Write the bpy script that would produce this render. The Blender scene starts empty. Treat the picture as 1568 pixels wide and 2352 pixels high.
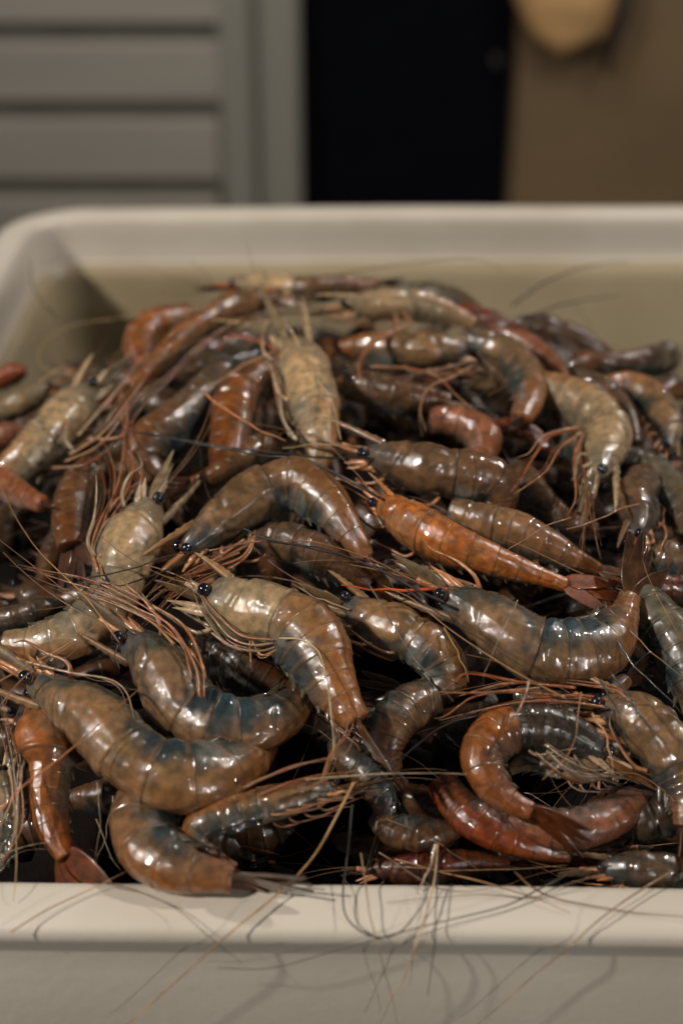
import bpy, math, random
import numpy as np
from mathutils import Vector
random.seed(7)
rng = np.random.RandomState(11)
sc = bpy.context.scene
COL = sc.collection
CM = 0.01
# ------------------------------------------------------------------ camera
H = 24.5                       # camera height above the tray rim (cm)
CV = -23.8                     # camera distance in front of the front inner rim (cm)
PITCH = math.radians(31.0)
FPX = 1568 * 50 / 24.0         # focal length in pixels of a 1568 x 2352 picture
cam_d = bpy.data.cameras.new('camera')
cam = bpy.data.objects.new('camera', cam_d)
COL.objects.link(cam)
cam.location = (0, CV * CM, H * CM)
cam.rotation_euler = (math.pi / 2 - PITCH, 0, 0)
cam_d.sensor_fit = 'HORIZONTAL'
cam_d.sensor_width = 24
cam_d.lens = 50
cam_d.clip_start = 0.02
cam_d.clip_end = 60
cam_d.dof.use_dof = True
cam_d.dof.focus_distance = 0.370
cam_d.dof.aperture_fstop = 7.3
sc.camera = cam
# ------------------------------------------------------------------ world and lamps
w = bpy.data.worlds.new('World'); sc.world = w; w.use_nodes = True
bg = w.node_tree.nodes['Background']
bg.inputs[0].default_value = (0.36, 0.58, 0.75, 1); bg.inputs[1].default_value = 0.035
def area(name, loc, target, size, power, col, sy=None):
    l = bpy.data.lights.new(name, 'AREA'); l.energy = power; l.color = col
    l.shape = 'ELLIPSE'; l.size = size; l.size_y = sy or size
    o = bpy.data.objects.new(name, l); COL.objects.link(o)
    o.location = Vector(loc) * CM
    o.rotation_euler = (Vector(target) * CM - o.location).to_track_quat('-Z', 'Y').to_euler()
    return o
area('stall_lamp', (-90, -30, 84), (0, 14, 0), 0.05, 14.5, (1.0, 0.92, 0.82), 0.08)
area('aisle_lamp', (95, -128, 60), (-4, 20, 0), 0.09, 8.0, (1.0, 0.95, 0.88), 0.12)
area('market_lamp', (80, 52, 104), (-4, 24, 0), 0.06, 9.0, (1.0, 0.93, 0.85), 0.06)
area('background_fill', (10, 95, 95), (0, 200, 20), 1.6, 11.5, (1.0, 0.91, 0.80), 0.6)  # added, unseen fill that brightens the shutter and walls behind
sc.view_settings.view_transform = 'Standard'
sc.view_settings.look = 'None'
sc.view_settings.gamma = 1
sc.view_settings.exposure = 0.0
sc.cycles.max_bounces = 6
sc.cycles.use_denoising = True

# ------------------------------------------------------------------ pixel rays onto the heap
cp, sp = math.cos(PITCH), math.sin(PITCH)
CAM = np.array([0.0, CV, H])
def ray(px, py):
    a = (px - 784) / FPX; b = (1176 - py) / FPX
    d = np.array([a, cp + b * sp, -sp + b * cp])
    return d / np.linalg.norm(d)
PV = [-1, 0, 4, 10, 18, 24, 28, 34, 46]
PZ = [-1.8, -1.2, 1.0, 3.0, 4.2, 4.6, 3.6, 0, -5]
def mound(x, v):
    z = np.interp(v, PV, PZ)
    k = min(max(v / 16.0, 0), 1)
    return z - 0.017 * k * (x - 0.5) ** 2
RIM = False          # antennae lie over the rim; bodies stay behind it
def surf(x, v):
    if v < -1.35: return -99
    if v < (0.42 if RIM else 0): return 0.0
    return mound(x, v)
def hit(px, py, lift=0.0):
    d = ray(px, py)
    t = 20.0; best = None; gap = 1e9; prev = t
    while t < 75:
        p = CAM + d * t
        f = surf(p[0], p[1])
        g = p[2] - f
        if g < 0:
            lo, hi = prev, t
            for _ in range(14):
                m = (lo + hi) / 2; q = CAM + d * m
                if q[2] < surf(q[0], q[1]): hi = m
                else: lo = m
            return CAM + d * (hi - lift)
        if g < gap and p[1] > 18: gap = g; best = t
        prev = t; t += 0.5
    return CAM + d * ((best or 50) - lift)
def plane(px, py, v):
    d = ray(px, py); t = (v - CAM[1]) / d[1]
    return CAM + d * t
def depth(p):
    q = p - CAM
    return q[1] * cp - q[2] * sp

# ------------------------------------------------------------------ numpy value noise
TAB = rng.rand(64, 64, 64)
def vnoise(P, s):
    Q = P * s + 1000.0
    I = np.floor(Q).astype(int); F = Q - I
    F = F * F * (3 - 2 * F)
    r = 0
    for a in (0, 1):
        for b in (0, 1):
            for c in (0, 1):
                wgt = (F[:, 0] if a else 1 - F[:, 0]) * (F[:, 1] if b else 1 - F[:, 1]) * (F[:, 2] if c else 1 - F[:, 2])
                r = r + wgt * TAB[(I[:, 0] + a) % 64, (I[:, 1] + b) % 64, (I[:, 2] + c) % 64]
    return r
def fb(P, s): return (vnoise(P, s) + 0.5 * vnoise(P, s * 2.1) + 0.25 * vnoise(P, s * 4.3)) / 1.75
def sstep(x, a, b):
    t = np.clip((x - a) / (b - a), 0, 1); return t * t * (3 - 2 * t)

# ------------------------------------------------------------------ materials
MATS = {}
def nodes(name):
    m = bpy.data.materials.new(name); m.use_nodes = True
    nt = m.node_tree
    return m, nt, nt.nodes['Principled BSDF']
def mottled(name, rough, coat, bump, bscale, sss=0.0, trans=0.0, speck=0.5, coatr=0.07, bdist=0.0009, spec=0.5, wrinkle=0.0):
    m, nt, p = nodes(name)
    N = nt.nodes.new; L = nt.links.new
    at = N('ShaderNodeAttribute'); at.attribute_name = 'pigment'
    tc = N('ShaderNodeTexCoord'); oi = N('ShaderNodeObjectInfo')
    ad = N('ShaderNodeVectorMath'); ad.operation = 'ADD'
    L(tc.outputs['Object'], ad.inputs[0]); L(oi.outputs['Random'], ad.inputs[1])
    n1 = N('ShaderNodeTexNoise'); n1.inputs['Scale'].default_value = 420; n1.inputs['Detail'].default_value = 5
    L(ad.outputs[0], n1.inputs['Vector'])
    mr = N('ShaderNodeMapRange'); mr.inputs['From Min'].default_value = 0.32; mr.inputs['From Max'].default_value = 0.68
    mr.inputs['To Min'].default_value = 1 - 0.45 * speck * 1.2; mr.inputs['To Max'].default_value = 1 + 0.45 * speck
    L(n1.outputs['Fac'], mr.inputs['Value'])
    # small dark pigment dots
    v = N('ShaderNodeTexNoise'); v.inputs['Scale'].default_value = 2600; v.inputs['Detail'].default_value = 2
    L(ad.outputs[0], v.inputs['Vector'])
    mr2 = N('ShaderNodeMapRange'); mr2.inputs['From Min'].default_value = 0.60; mr2.inputs['From Max'].default_value = 0.72
    mr2.inputs['To Min'].default_value = 1; mr2.inputs['To Max'].default_value = 1 - 0.55 * speck
    L(v.outputs['Fac'], mr2.inputs['Value'])
    mu = N('ShaderNodeMath'); mu.operation = 'MULTIPLY'
    L(mr.outputs[0], mu.inputs[0]); L(mr2.outputs[0], mu.inputs[1])
    vm = N('ShaderNodeVectorMath'); vm.operation = 'SCALE'
    L(at.outputs['Color'], vm.inputs[0]); L(mu.outputs[0], vm.inputs['Scale'])
    L(vm.outputs[0], p.inputs['Base Color'])
    b1 = N('ShaderNodeTexNoise'); b1.inputs['Scale'].default_value = bscale; b1.inputs['Detail'].default_value = 2.5
    b1.inputs['Roughness'].default_value = 0.6; b1.inputs['Distortion'].default_value = 0.6
    L(ad.outputs[0], b1.inputs['Vector'])
    b2 = N('ShaderNodeTexNoise'); b2.inputs['Scale'].default_value = bscale * 0.3; b2.inputs['Detail'].default_value = 1
    L(ad.outputs[0], b2.inputs['Vector'])
    mx = N('ShaderNodeMath'); mx.operation = 'MULTIPLY_ADD'; mx.inputs[1].default_value = 1.6
    L(b2.outputs['Fac'], mx.inputs[0]); L(b1.outputs['Fac'], mx.inputs[2])
    if wrinkle:
        al = N('ShaderNodeAttribute'); al.attribute_name = 'along'
        wn = N('ShaderNodeTexNoise'); wn.inputs['Scale'].default_value = 6.5; wn.inputs['Detail'].default_value = 1.5; wn.inputs['Distortion'].default_value = .35
        L(al.outputs['Vector'], wn.inputs['Vector'])
        wb = N('ShaderNodeBump'); wb.inputs['Strength'].default_value = 1; wb.inputs['Distance'].default_value = wrinkle
        L(wn.outputs['Fac'], wb.inputs['Height'])
    bp = N('ShaderNodeBump'); bp.inputs['Strength'].default_value = bump; bp.inputs['Distance'].default_value = bdist
    L(mx.outputs[0], bp.inputs['Height'])
    bq = N('ShaderNodeBump'); bq.inputs['Strength'].default_value = bump * .4; bq.inputs['Distance'].default_value = bdist
    L(mx.outputs[0], bq.inputs['Height'])
    if wrinkle: L(wb.outputs[0], bp.inputs['Normal'])
    L(bq.outputs[0], p.inputs['Normal']); L(bp.outputs[0], p.inputs['Coat Normal'])
    p.inputs['Roughness'].default_value = rough
    p.inputs['Specular IOR Level'].default_value = spec
    p.inputs['Coat Weight'].default_value = coat; p.inputs['Coat Roughness'].default_value = coatr
    p.inputs['Subsurface Weight'].default_value = sss
    p.inputs['Subsurface Radius'].default_value = (1.0, 0.5, 0.28); p.inputs['Subsurface Scale'].default_value = 0.0045
    p.inputs['Transmission Weight'].default_value = trans
    MATS[name] = m
    return m
mottled('wet_shell', 0.37, 1.0, 0.9, 640, sss=0.38, speck=0.62, coatr=0.02, bdist=0.00010, wrinkle=0.00075, spec=0.5)
mottled('wet_membrane', 0.35, 1.0, 0.5, 500, speck=0.8, trans=0.3, bdist=0.0003, coatr=.03)
mottled('wet_leg', 0.35, 0.8, 0.4, 900, sss=0.15, speck=0.5, coatr=0.12)
mottled('antenna_skin', 0.45, 0.4, 0.1, 900, speck=0.3)
m, nt, p = nodes('eye_black'); p.inputs['Base Color'].default_value = (0.006, 0.007, 0.012, 1)
p.inputs['Roughness'].default_value = 0.12; p.inputs['Coat Weight'].default_value = 1; MATS['eye_black'] = m
def scuffed(name, base, stain, rough):
    m, nt, p = nodes(name); N = nt.nodes.new; L = nt.links.new
    tc = N('ShaderNodeTexCoord')
    def noise(sc__, det, lo, hi, a, b):
        n = N('ShaderNodeTexNoise'); n.inputs['Scale'].default_value = sc__; n.inputs['Detail'].default_value = det
        L(tc.outputs['Object'], n.inputs['Vector'])
        r = N('ShaderNodeMapRange'); r.inputs['From Min'].default_value = lo; r.inputs['From Max'].default_value = hi
        r.inputs['To Min'].default_value = a; r.inputs['To Max'].default_value = b
        L(n.outputs['Fac'], r.inputs['Value']); return r.outputs[0]
    mix = N('ShaderNodeMix'); mix.data_type = 'RGBA'
    L(noise(11, 7, .42, .75, 0, .55), mix.inputs[0]); mix.inputs[6].default_value = (*base, 1); mix.inputs[7].default_value = (*stain, 1)
    mx2 = N('ShaderNodeMix'); mx2.data_type = 'RGBA'
    L(noise(170, 2, .74, .80, 0, .75), mx2.inputs[0]); L(mix.outputs[2], mx2.inputs[6]); mx2.inputs[7].default_value = (.16, .07, .03, 1)
    L(mx2.outputs[2], p.inputs['Base Color'])
    L(noise(40, 6, .3, .7, rough - .12, rough + .16), p.inputs['Roughness'])
    n = N('ShaderNodeTexNoise'); n.inputs['Scale'].default_value = 300; n.inputs['Detail'].default_value = 5
    L(tc.outputs['Object'], n.inputs['Vector'])
    b = N('ShaderNodeBump'); b.inputs['Strength'].default_value = .3; b.inputs['Distance'].default_value = .0004
    L(n.outputs['Fac'], b.inputs['Height']); L(b.outputs[0], p.inputs['Normal'])
    p.inputs['Coat Weight'].default_value = .2
    MATS[name] = m
def plain(name, col, rough=0.5, var=0.12, scale=20, coat=0.0, bump=0.0, col2=None, stain=0.0, stretch=(1, 1, 1)):
    m, nt, p = nodes(name); N = nt.nodes.new; L = nt.links.new
    tc = N('ShaderNodeTexCoord'); mp = N('ShaderNodeMapping'); mp.inputs['Scale'].default_value = stretch
    L(tc.outputs['Object'], mp.inputs['Vector'])
    n = N('ShaderNodeTexNoise'); n.inputs['Scale'].default_value = scale; n.inputs['Detail'].default_value = 6
    L(mp.outputs[0], n.inputs['Vector'])
    cr = N('ShaderNodeValToRGB')
    c2 = col2 or tuple(c * (1 - var * 2) for c in col)
    cr.color_ramp.elements[0].position = 0.32; cr.color_ramp.elements[1].position = 0.68
    cr.color_ramp.elements[0].color = (*c2, 1); cr.color_ramp.elements[1].color = (*col, 1)
    L(n.outputs['Fac'], cr.inputs[0]); L(cr.outputs[0], p.inputs['Base Color'])
    p.inputs['Roughness'].default_value = rough; p.inputs['Coat Weight'].default_value = coat
    if rough >= .8: p.inputs['Specular IOR Level'].default_value = 0.05
    if bump:
        n2 = N('ShaderNodeTexNoise'); n2.inputs['Scale'].default_value = scale * 12; n2.inputs['Detail'].default_value = 4
        L(tc.outputs['Object'], n2.inputs['Vector'])
        b = N('ShaderNodeBump'); b.inputs['Strength'].default_value = bump; b.inputs['Distance'].default_value = 0.0006
        L(n2.outputs['Fac'], b.inputs['Height']); L(b.outputs[0], p.inputs['Normal'])
    MATS[name] = m; return m
scuffed('tray_plastic', (0.58, 0.525, 0.45), (0.42, 0.35, 0.26), 0.4)
plain('shutter_paint', (0.31, 0.284, 0.248), 0.55, 0.06, 5, stretch=(0.4, 1, 4))
plain('frame_paint', (0.23, 0.225, 0.195), 0.55, 0.06, 4, stretch=(4, 1, 0.4))
plain('gap_dark', (0.22, 0.21, 0.17), 0.8)
plain('dark_panel', (0.003, 0.0035, 0.006), 0.9)
plain('brown_wall', (0.21, 0.135, 0.06), 0.7, 0.15, 2.2, col2=(0.11, 0.075, 0.045))
plain('bag_tan', (0.60, 0.36, 0.16), 0.6, 0.08, 9)
plain('strap_dark', (0.02, 0.016, 0.012), 0.6)
plain('table_top', (0.25, 0.24, 0.22), 0.5)
plain('floor_concrete', (0.10, 0.09, 0.08), 0.8, 0.15, 2)
plain('gap_shade_mass', (0.010, 0.007, 0.005), 0.8, 0.3, 60, bump=0.5, col2=(0.004, 0.004, 0.005))  # near-black colour stands in for the shade between the prawns
scuffed('tray_inner_wall', (0.37, 0.30, 0.19), (0.24, 0.175, 0.09), 0.45)  # darker, yellower plastic for the inner walls below the shoulder

# ------------------------------------------------------------------ mesh building
def mesh_obj(name, V, F, mat, parent=None, origin=None, C=None, smooth=True, kind=None, along=None):
    V = np.asarray(V, float)
    if origin is not None: V = V - origin
    me = bpy.data.meshes.new(name)
    me.from_pydata((V * CM).tolist(), [], F)
    if smooth: me.polygons.foreach_set('use_smooth', np.ones(len(me.polygons), bool))
    if C is not None:
        C = np.asarray(C, float)
        if C.ndim == 1: C = np.tile(C, (len(V), 1))
        lum = C @ np.array((.3, .55, .15)); C = np.clip(lum[:, None] + (C - lum[:, None]) * 1.08, 0.002, 1) * np.array((1.05, 1.02, .97))
        A = np.ones((len(V), 4)); A[:, :3] = np.clip(C, 0, 1)
        at = me.attributes.new('pigment', 'FLOAT_COLOR', 'POINT')
        at.data.foreach_set('color', A.ravel())
    if along is not None:
        at = me.attributes.new('along', 'FLOAT_VECTOR', 'POINT'); at.data.foreach_set('vector', np.asarray(along, float).ravel())
    me.materials.append(MATS[mat])
    o = bpy.data.objects.new(name, me); COL.objects.link(o)
    if parent is not None: o.parent = parent
    if kind: o['kind'] = kind
    return o
def grid_faces(nr, nt, caps=True):
    F = []
    for i in range(nr - 1):
        for j in range(nt):
            a = i * nt + j; b = i * nt + (j + 1) % nt
            F.append((a, b, b + nt, a + nt))
    if caps:
        F.append(tuple(range(nt - 1, -1, -1)))
        F.append(tuple(range((nr - 1) * nt, nr * nt)))
    return F
def crom(P, n):
    """Catmull-Rom resampling, even in arc length"""
    P = np.asarray(P, float)
    E = np.vstack([2 * P[0] - P[1], P, 2 * P[-1] - P[-2]])
    out = []
    for i in range(1, len(E) - 2):
        t = np.linspace(0, 1, 14, endpoint=False)[:, None]
        a, b, c, d = E[i - 1], E[i], E[i + 1], E[i + 2]
        out.append(0.5 * ((2 * b) + (-a + c) * t + (2 * a - 5 * b + 4 * c - d) * t ** 2 + (-a + 3 * b - 3 * c + d) * t ** 3))
    out = np.vstack(out + [E[-2][None]])
    L = np.r_[0, np.cumsum(np.linalg.norm(np.diff(out[:, :3], axis=0), axis=1))]
    u = np.linspace(0, L[-1], n)
    return np.stack([np.interp(u, L, out[:, k]) for k in range(out.shape[1])], 1)
def norm(a): return a / (np.linalg.norm(a, axis=-1, keepdims=True) + 1e-9)
def tube(P, R, nt=6, flat=None):
    """round tube along P (n,3) with radii R (n)"""
    P = np.asarray(P, float); T = norm(np.gradient(P, axis=0))
    up = norm(CAM - P[len(P) // 2]) if flat is None else flat
    A = norm(np.cross(T, up + 1e-3)); B = np.cross(A, T)
    th = np.arange(nt) * 2 * math.pi / nt
    V = P[:, None] + R[:, None, None] * (A[:, None] * np.cos(th)[None, :, None] + B[:, None] * np.sin(th)[None, :, None])
    return V.reshape(-1, 3), grid_faces(len(P), nt)
def ball(c, ax, n=12, m=8):
    V = []; F = []
    for i in range(m + 1):
        ph = math.pi * i / m
        for j in range(n):
            th = 2 * math.pi * j / n
            V.append(c + ax[0] * math.sin(ph) * math.cos(th) + ax[1] * math.sin(ph) * math.sin(th) + ax[2] * math.cos(ph))
    return np.array(V), grid_faces(m + 1, n)
def leaf(base, d, wv, nv, L, W, th=0.02, bend=0.15, n=12, tip=0.55, k=5):
    """leaf blade: closed thin solid with a raised midrib"""
    V = []
    nt = 2 * k
    for i in range(n):
        t = i / (n - 1)
        wd = W * (math.sin(math.pi * min(1, (t * 0.93 + 0.035)) ** tip) ** 0.8 + 0.03)
        c = base + d * L * t + nv * (-bend * L * t * t)
        for j in range(nt):
            a = 2 * math.pi * j / nt
            x = math.cos(a); y = math.sin(a)
            rib = 0.5 * max(0, 1 - abs(x) * 2.2)
            V.append(c + wv * wd * x + nv * (y * (th + rib * th * 1.6) - 0.12 * wd * x * x))
    return np.array(V), grid_faces(n, nt)
PAL = {  # dorsal, ventral, patch, tail, blue amount
    'grey':   ((.20, .128, .072), (.08, .08, .06), (.30, .18, .10), (.28, .12, .05), 1.0),
    'olive':  ((.25, .148, .068), (.095, .088, .06), (.34, .19, .095), (.32, .12, .04), .9),
    'pale':   ((.38, .285, .175), (.36, .29, .19), (.54, .37, .21), (.30, .18, .09), 0.5),
    'amber':  ((.33, .155, .062), (.20, .145, .08), (.34, .19, .09), (.36, .12, .035), 0.6),
    'orange': ((.52, .18, .05), (.38, .14, .045), (.36, .20, .10), (.46, .12, .03), 0.2),
    'red':    ((.46, .085, .018), (.26, .06, .02), (.46, .16, .06), (.34, .06, .015), 0.15),
    'pink':   ((.50, .19, .10), (.46, .26, .18), (.52, .22, .11), (.40, .13, .06), 0.2),
    'brown':  ((.15, .085, .045), (.08, .06, .04), (.20, .115, .06), (.22, .085, .03), 0.6),
    'dark':   ((.06, .04, .025), (.035, .033, .03), (.09, .055, .032), (.10, .04, .02), 0.6),
    'blue':   ((.12, .11, .075), (.03, .06, .068), (.18, .14, .09), (.20, .11, .06), 1.4),
}
BLUE = np.array((.007, .024, .034))
def quick(P):
    return P
def prawn(name, label, pts, r, side='R', tilt=10, pal='grey', lift=0.0, sc_=0.42, legs=6, legcol=(.50, .22, .11), fan=1.0,
          prof=None, ant=2, res=1.0, rostrum=1.0, group='prawns lying on top of the heap', eyes=True, swim=True, scales=True,
          fold=0.0, seed=None, cat='prawn', traced=(), antennae=(), bright=1.0, cpal=None, roll=None):
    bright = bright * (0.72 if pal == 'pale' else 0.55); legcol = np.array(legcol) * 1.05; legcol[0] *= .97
    rs = random.Random(seed if seed is not None else hash(label) % 1000 if False else sum(map(ord, label)))
    n = len(pts)
    lifts = lift if isinstance(lift, (list, tuple)) else [lift] * n
    W = []
    for (px, py), lf in zip(pts, lifts):
        p = hit(px, py, lf); W.append(list(p) + [r * depth(p) / FPX])
    N = 160
    S = crom(W, N); C = S[:, :3]; R0 = S[:, 3]
    # soften the depth variation along the body
    ker = np.hanning(31); ker /= ker.sum()
    Cp = np.vstack([np.repeat(C[:1], 15, 0), C, np.repeat(C[-1:], 15, 0)])
    ls = np.stack([np.convolve(Cp[:, k], ker, 'valid') for k in range(3)], 1)
    vw = norm(CAM - C)
    C = C + vw * ((ls - C) * vw).sum(1, keepdims=True)
    prof = prof or [(0, .38), (.08, .56), (.2, .86), (.32, 1.0), (.39, .97), (.435, .88), (.52, .96), (.66, .86), (.8, .66), (.9, .50), (1, .36)]
    R = R0 * np.interp(np.linspace(0, 1, N), [a for a, _ in prof], [b for _, b in prof])
    T = norm(np.gradient(C, axis=0)); Vw = norm(CAM - C)
    RH = norm(np.cross(T, Vw)); Vp = np.cross(RH, T)
    sg = 1 if side == 'R' else -1
    tl = math.radians(tilt) if not isinstance(tilt, (tuple, list)) else np.radians(np.linspace(tilt[0], tilt[1], N))[:, None]
    D = np.cos(tl) * sg * RH + np.sin(tl) * Vp
    La = np.cross(T, D)
    ss = np.linspace(0, 1, N)
    def fr(s):
        s = np.atleast_1d(s)
        f = lambda A: np.stack([np.interp(s, ss, A[:, k]) for k in range(3)], 1)
        c = f(C)
        lo = s < 0
        c[lo] += T[0] * ((s[lo]) * np.linalg.norm(C[5] - C[0]) * N / 5)[:, None]
        return c, f(T), norm(f(D)), norm(f(La)), np.interp(s, ss, R)
    org = C.mean(0).copy(); org[2] = (C[:, 2] - R).min()
    root = bpy.data.objects.new(name, None); COL.objects.link(root)
    root.location = Vector(org) * CM; root.empty_display_size = 0.01
    root['label'] = label; root['category'] = cat; root['group'] = group
    dc, vc, pc, tcol, blu = [np.array(x) if isinstance(x, tuple) else x for x in PAL[pal]]
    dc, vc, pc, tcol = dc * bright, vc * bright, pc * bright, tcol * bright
    cdc, cvc, cpc = (np.array(x) * bright for x in PAL[cpal or pal][:3])
    off = np.array([rs.random() * 50 for _ in range(3)])
    Rm = float(R0.mean())
    Lb = np.linalg.norm(np.diff(C, axis=0), axis=1).sum()
    ntb = max(16, int(72 * res))
    def shell(nm, s0, s1, nr, mfun, segid):
        t = np.linspace(0, 1, nr); s = s0 + (s1 - s0) * t
        c, tt, dd, la, rr = fr(s)
        th = np.arange(ntb) * 2 * math.pi / ntb
        cs = np.cos(th)[None]; sn = np.sin(th)[None]
        low = (cs < 0)
        m = mfun(t)[:, None]
        y = np.where(low, cs * 0.98, cs * 1.0) * np.ones((nr, 1))
        x = 0.80 * sn * np.ones((nr, 1))
        if segid == 0:      # head shield: deeper, narrowing to the belly
            x = np.where(low, x * (1 - 0.28 * cs ** 2), x * (1 - .06 * cs ** 2))
            y = np.where(low, y * 1.02, y)
            # soft lateral ridge and neck groove
            g = np.exp(-((t[:, None] - 0.42 - 0.10 * cs) / 0.035) ** 2) * 0.065
            m = m * (1 - g)
            m = m * (1 + 0.022 * np.exp(-((cs - 0.15 - .3 * (t[:, None] - .5)) / 0.10) ** 2))
        else:
            lobe = np.sin(math.pi * np.clip(t[:, None], 0, 1)) ** 0.7
            wgt = np.where(low, np.abs(cs) * np.exp(-((np.abs(sn) - 0.62) / .42) ** 2), 0)
            y = y * (1 + 0.30 * lobe * wgt * (1 if segid < 6 else 0.2))
            y = np.where(low, y * (1 - 0.38 * np.exp(-(sn / 0.38) ** 2)), y)
            x = np.where(low, x * (1 - 0.12 * cs ** 2), x)
        P = c[:, None] + (rr[:, None] * m * x)[..., None] * la[:, None] + (rr[:, None] * m * y)[..., None] * dd[:, None]
        P = P.reshape(-1, 3)
        n1 = fb(P + off, 0.9 / Rm) - 0.5; n2 = fb(P + off, 3.2 / Rm) - 0.5
        rad = norm(P - np.repeat(c, ntb, 0))
        P = P + rad * ((n1 * 0.07 + n2 * 0.012) * Rm)[:, None]
        # fine lengthwise creases that catch the light, and wrinkles across them
        csr = np.tile(cs[0], nr); snr = np.tile(sn[0], nr); tr_ = np.repeat(t, ntb)
        w1 = vnoise(P + off, 1.7 / Rm) - .5; w2 = vnoise(P + off + 60, 5.5 / Rm) - .5; w3 = vnoise(P + off + 90, 11.0 / Rm) - .5
        ang = np.arctan2(np.abs(snr), csr)
        cr = 0
        for a0, am in ((0.40, .02), (0.9, .026), (1.35, .026), (1.85, .02)):
            cr = cr + am * np.exp(-np.abs(ang - a0 - .40 * w1 - .16 * w2) / 0.13) * sstep(vnoise(P + off + a0 * 40, 2.0 / Rm), .25, .6)
        P = P + rad * ((cr + w2 * .016 + w3 * .007) * Rm)[:, None]
        # pigment
        tt_ = np.repeat(t, ntb); s_ = np.repeat(s, ntb); dv = np.tile((cs[0] + 1) / 2, nr)
        na = fb(P + off, 1.1 / Rm); nb = fb(P + off + 31, 1.6 / Rm); nc = fb(P + off + 77, 4.5 / Rm)
        k = sstep(dv + (na - .5) * 0.9, 0.25, 0.72)[:, None]
        dc_, vc_, pc_ = (cdc, cvc, cpc) if segid == 0 else (dc, vc, pc)
        col = vc_ * (1 - k) + dc_ * k
        k = (sstep(nb, 0.44, 0.62) * (.6 if segid == 0 else .32))[:, None]
        col = col * (1 - k) + pc_ * k
        nd = fb(P + off + 140, 2.4 / Rm); col = col * ((0.90 + 0.2 * sstep(nd, .32, .64)) if (pal if segid else (cpal or pal)) == 'pale' else (0.74 + 0.52 * sstep(nd, .32, .64)))[:, None]
        col = col * (0.86 + 0.28 * nc)[:, None]
        k = (sstep(.42 - dv + (na - .5) * .6, 0, .35) * (.2 if (pal if segid else (cpal or pal)) == 'pale' else .55))[:, None]      # dark water-green belly
        col = col * (1 - k) + (np.array((.035, .045, .042)) * .6 + vc_ * .25) * k
        gut = (np.exp(-(ang / .11) ** 2) * .45 * sstep(nc, .3, .5))[:, None]
        col = col * (1 - gut)
        if segid == 0:
            e = ((tt_ - 0.66) / 0.27) ** 2 + ((dv - 0.50) / 0.36) ** 2 + (na - .5) * 1.5
            k = (1 - sstep(e, 0.55, 1.0))[:, None] * 0.6
            col = col * (1 - k) + (pc_ * 1.12) * k
            k = (np.exp(-((e - 1.05) / 0.16) ** 2) * sstep(nb, .46, .62) * 0.55 * min(1, blu))[:, None]
            col = col * (1 - k) + (BLUE * 1.3) * k
            k = ((1 - sstep(tt_, 0.1, 0.42)) * (.35 + .65 * sstep(nc, .4, .6)) * 0.85 * min(1, blu + .1))[:, None]
            col = col * (1 - k) + (BLUE * 1.5 + .02) * k
            k = (np.exp(-((tt_ - .985) / 0.02) ** 2) * .5)[:, None]
            col = col * (1 - k) + pc * 0.5 * k
        else:
            k = sstep(s_ + (na - .5) * .2, 0.68, 0.98)[:, None] * 0.85
            col = col * (1 - k) + tcol * k
            k = (sstep(dv + (na - .5) * .5, .55, .95) * sstep(s_, .42, .8) * .72)[:, None]
            col = col * (1 - k) + np.array((.38, .135, .03)) * bright * (1 if pal not in ('dark', 'brown', 'blue') else .35) * k
            bm = sstep(nb + (0.44 - dv) * 0.9 + .05 * np.sin(tt_ * math.pi), 0.44, 0.66) * sstep(1.02 - s_, 0.05, 0.35) * min(1, blu) * (.55 + .3 * np.sin(tt_ * math.pi))
            k = bm[:, None]
            col = col * (1 - k) + BLUE * (0.6 + 1.1 * nc)[:, None] * k
            wh = (sstep(na, .55, .72) * (1 - sstep(dv, .35, .6)) * .45)[:, None]
            col = col * (1 - wh) + np.array((.33, .33, .29)) * bright * wh
            k = (sstep(tt_, .25, .85) * (1 - sstep(tt_, .9, .96)) * sstep(dv, .3, .6) * .42)[:, None]
            col = col * (1 - k) + (tcol * .55 + dc * .55) * k
            k = ((1 - sstep(tt_, .02, .22)) * .30)[:, None]
            col = col * (1 - k) + (vc * .7) * k
            edge = (np.exp(-((tt_ - 0.95) / 0.025) ** 2) * 0.12 * (1 + sstep(na, .45, .6)))[:, None]
            col = col * (1 - edge) + (tcol * 0.42) * edge
            ed2 = (np.exp(-((tt_ - 0.84) / 0.06) ** 2) * 0.28)[:, None]
            col = col * (1 - ed2) + (pc * 1.25) * ed2
        al = np.stack([np.repeat(s, ntb) * Lb * 1.0, ang * Rm * .32, np.sign(snr) * 3 + off[0]], 1)
        o = mesh_obj(nm, P, grid_faces(nr, ntb), 'wet_shell', root, org, col, along=al)
        return o
    # head shield
    nrc = int(44 * res) + 6
    def mc(t): return np.where(t > .985, 0.90, np.interp(t, [0, .03, .1, .9, .96, 1], [.45, .85, 1, 1.0, 1.05, 1.03]))
    shell('carapace', 0.0, sc_ + 0.015, nrc, mc, 0)
    # six tail rings
    seg = np.array([0, .15, .31, .48, .64, .79, 1.0]) * (1 - sc_) + sc_
    for i in range(6):
        def ms(t, i=i): return np.interp(t, [0, .12, .3, .8, .94, .985, 1], [.965, .985, .995, 1.0, 1.02, 1.018, .97]) * (1 if i else np.interp(t, [0, 1], [.985, 1]))
        ov = 0.018 if i < 5 else 0
        shell('abdomen_segment', seg[i] - 0.012, seg[i + 1] + ov, int(18 * res) + 6, ms, i + 1)
    # tail fan
    c, tt, dd, la, rr = [a[0] for a in fr(1.0)]
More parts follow.
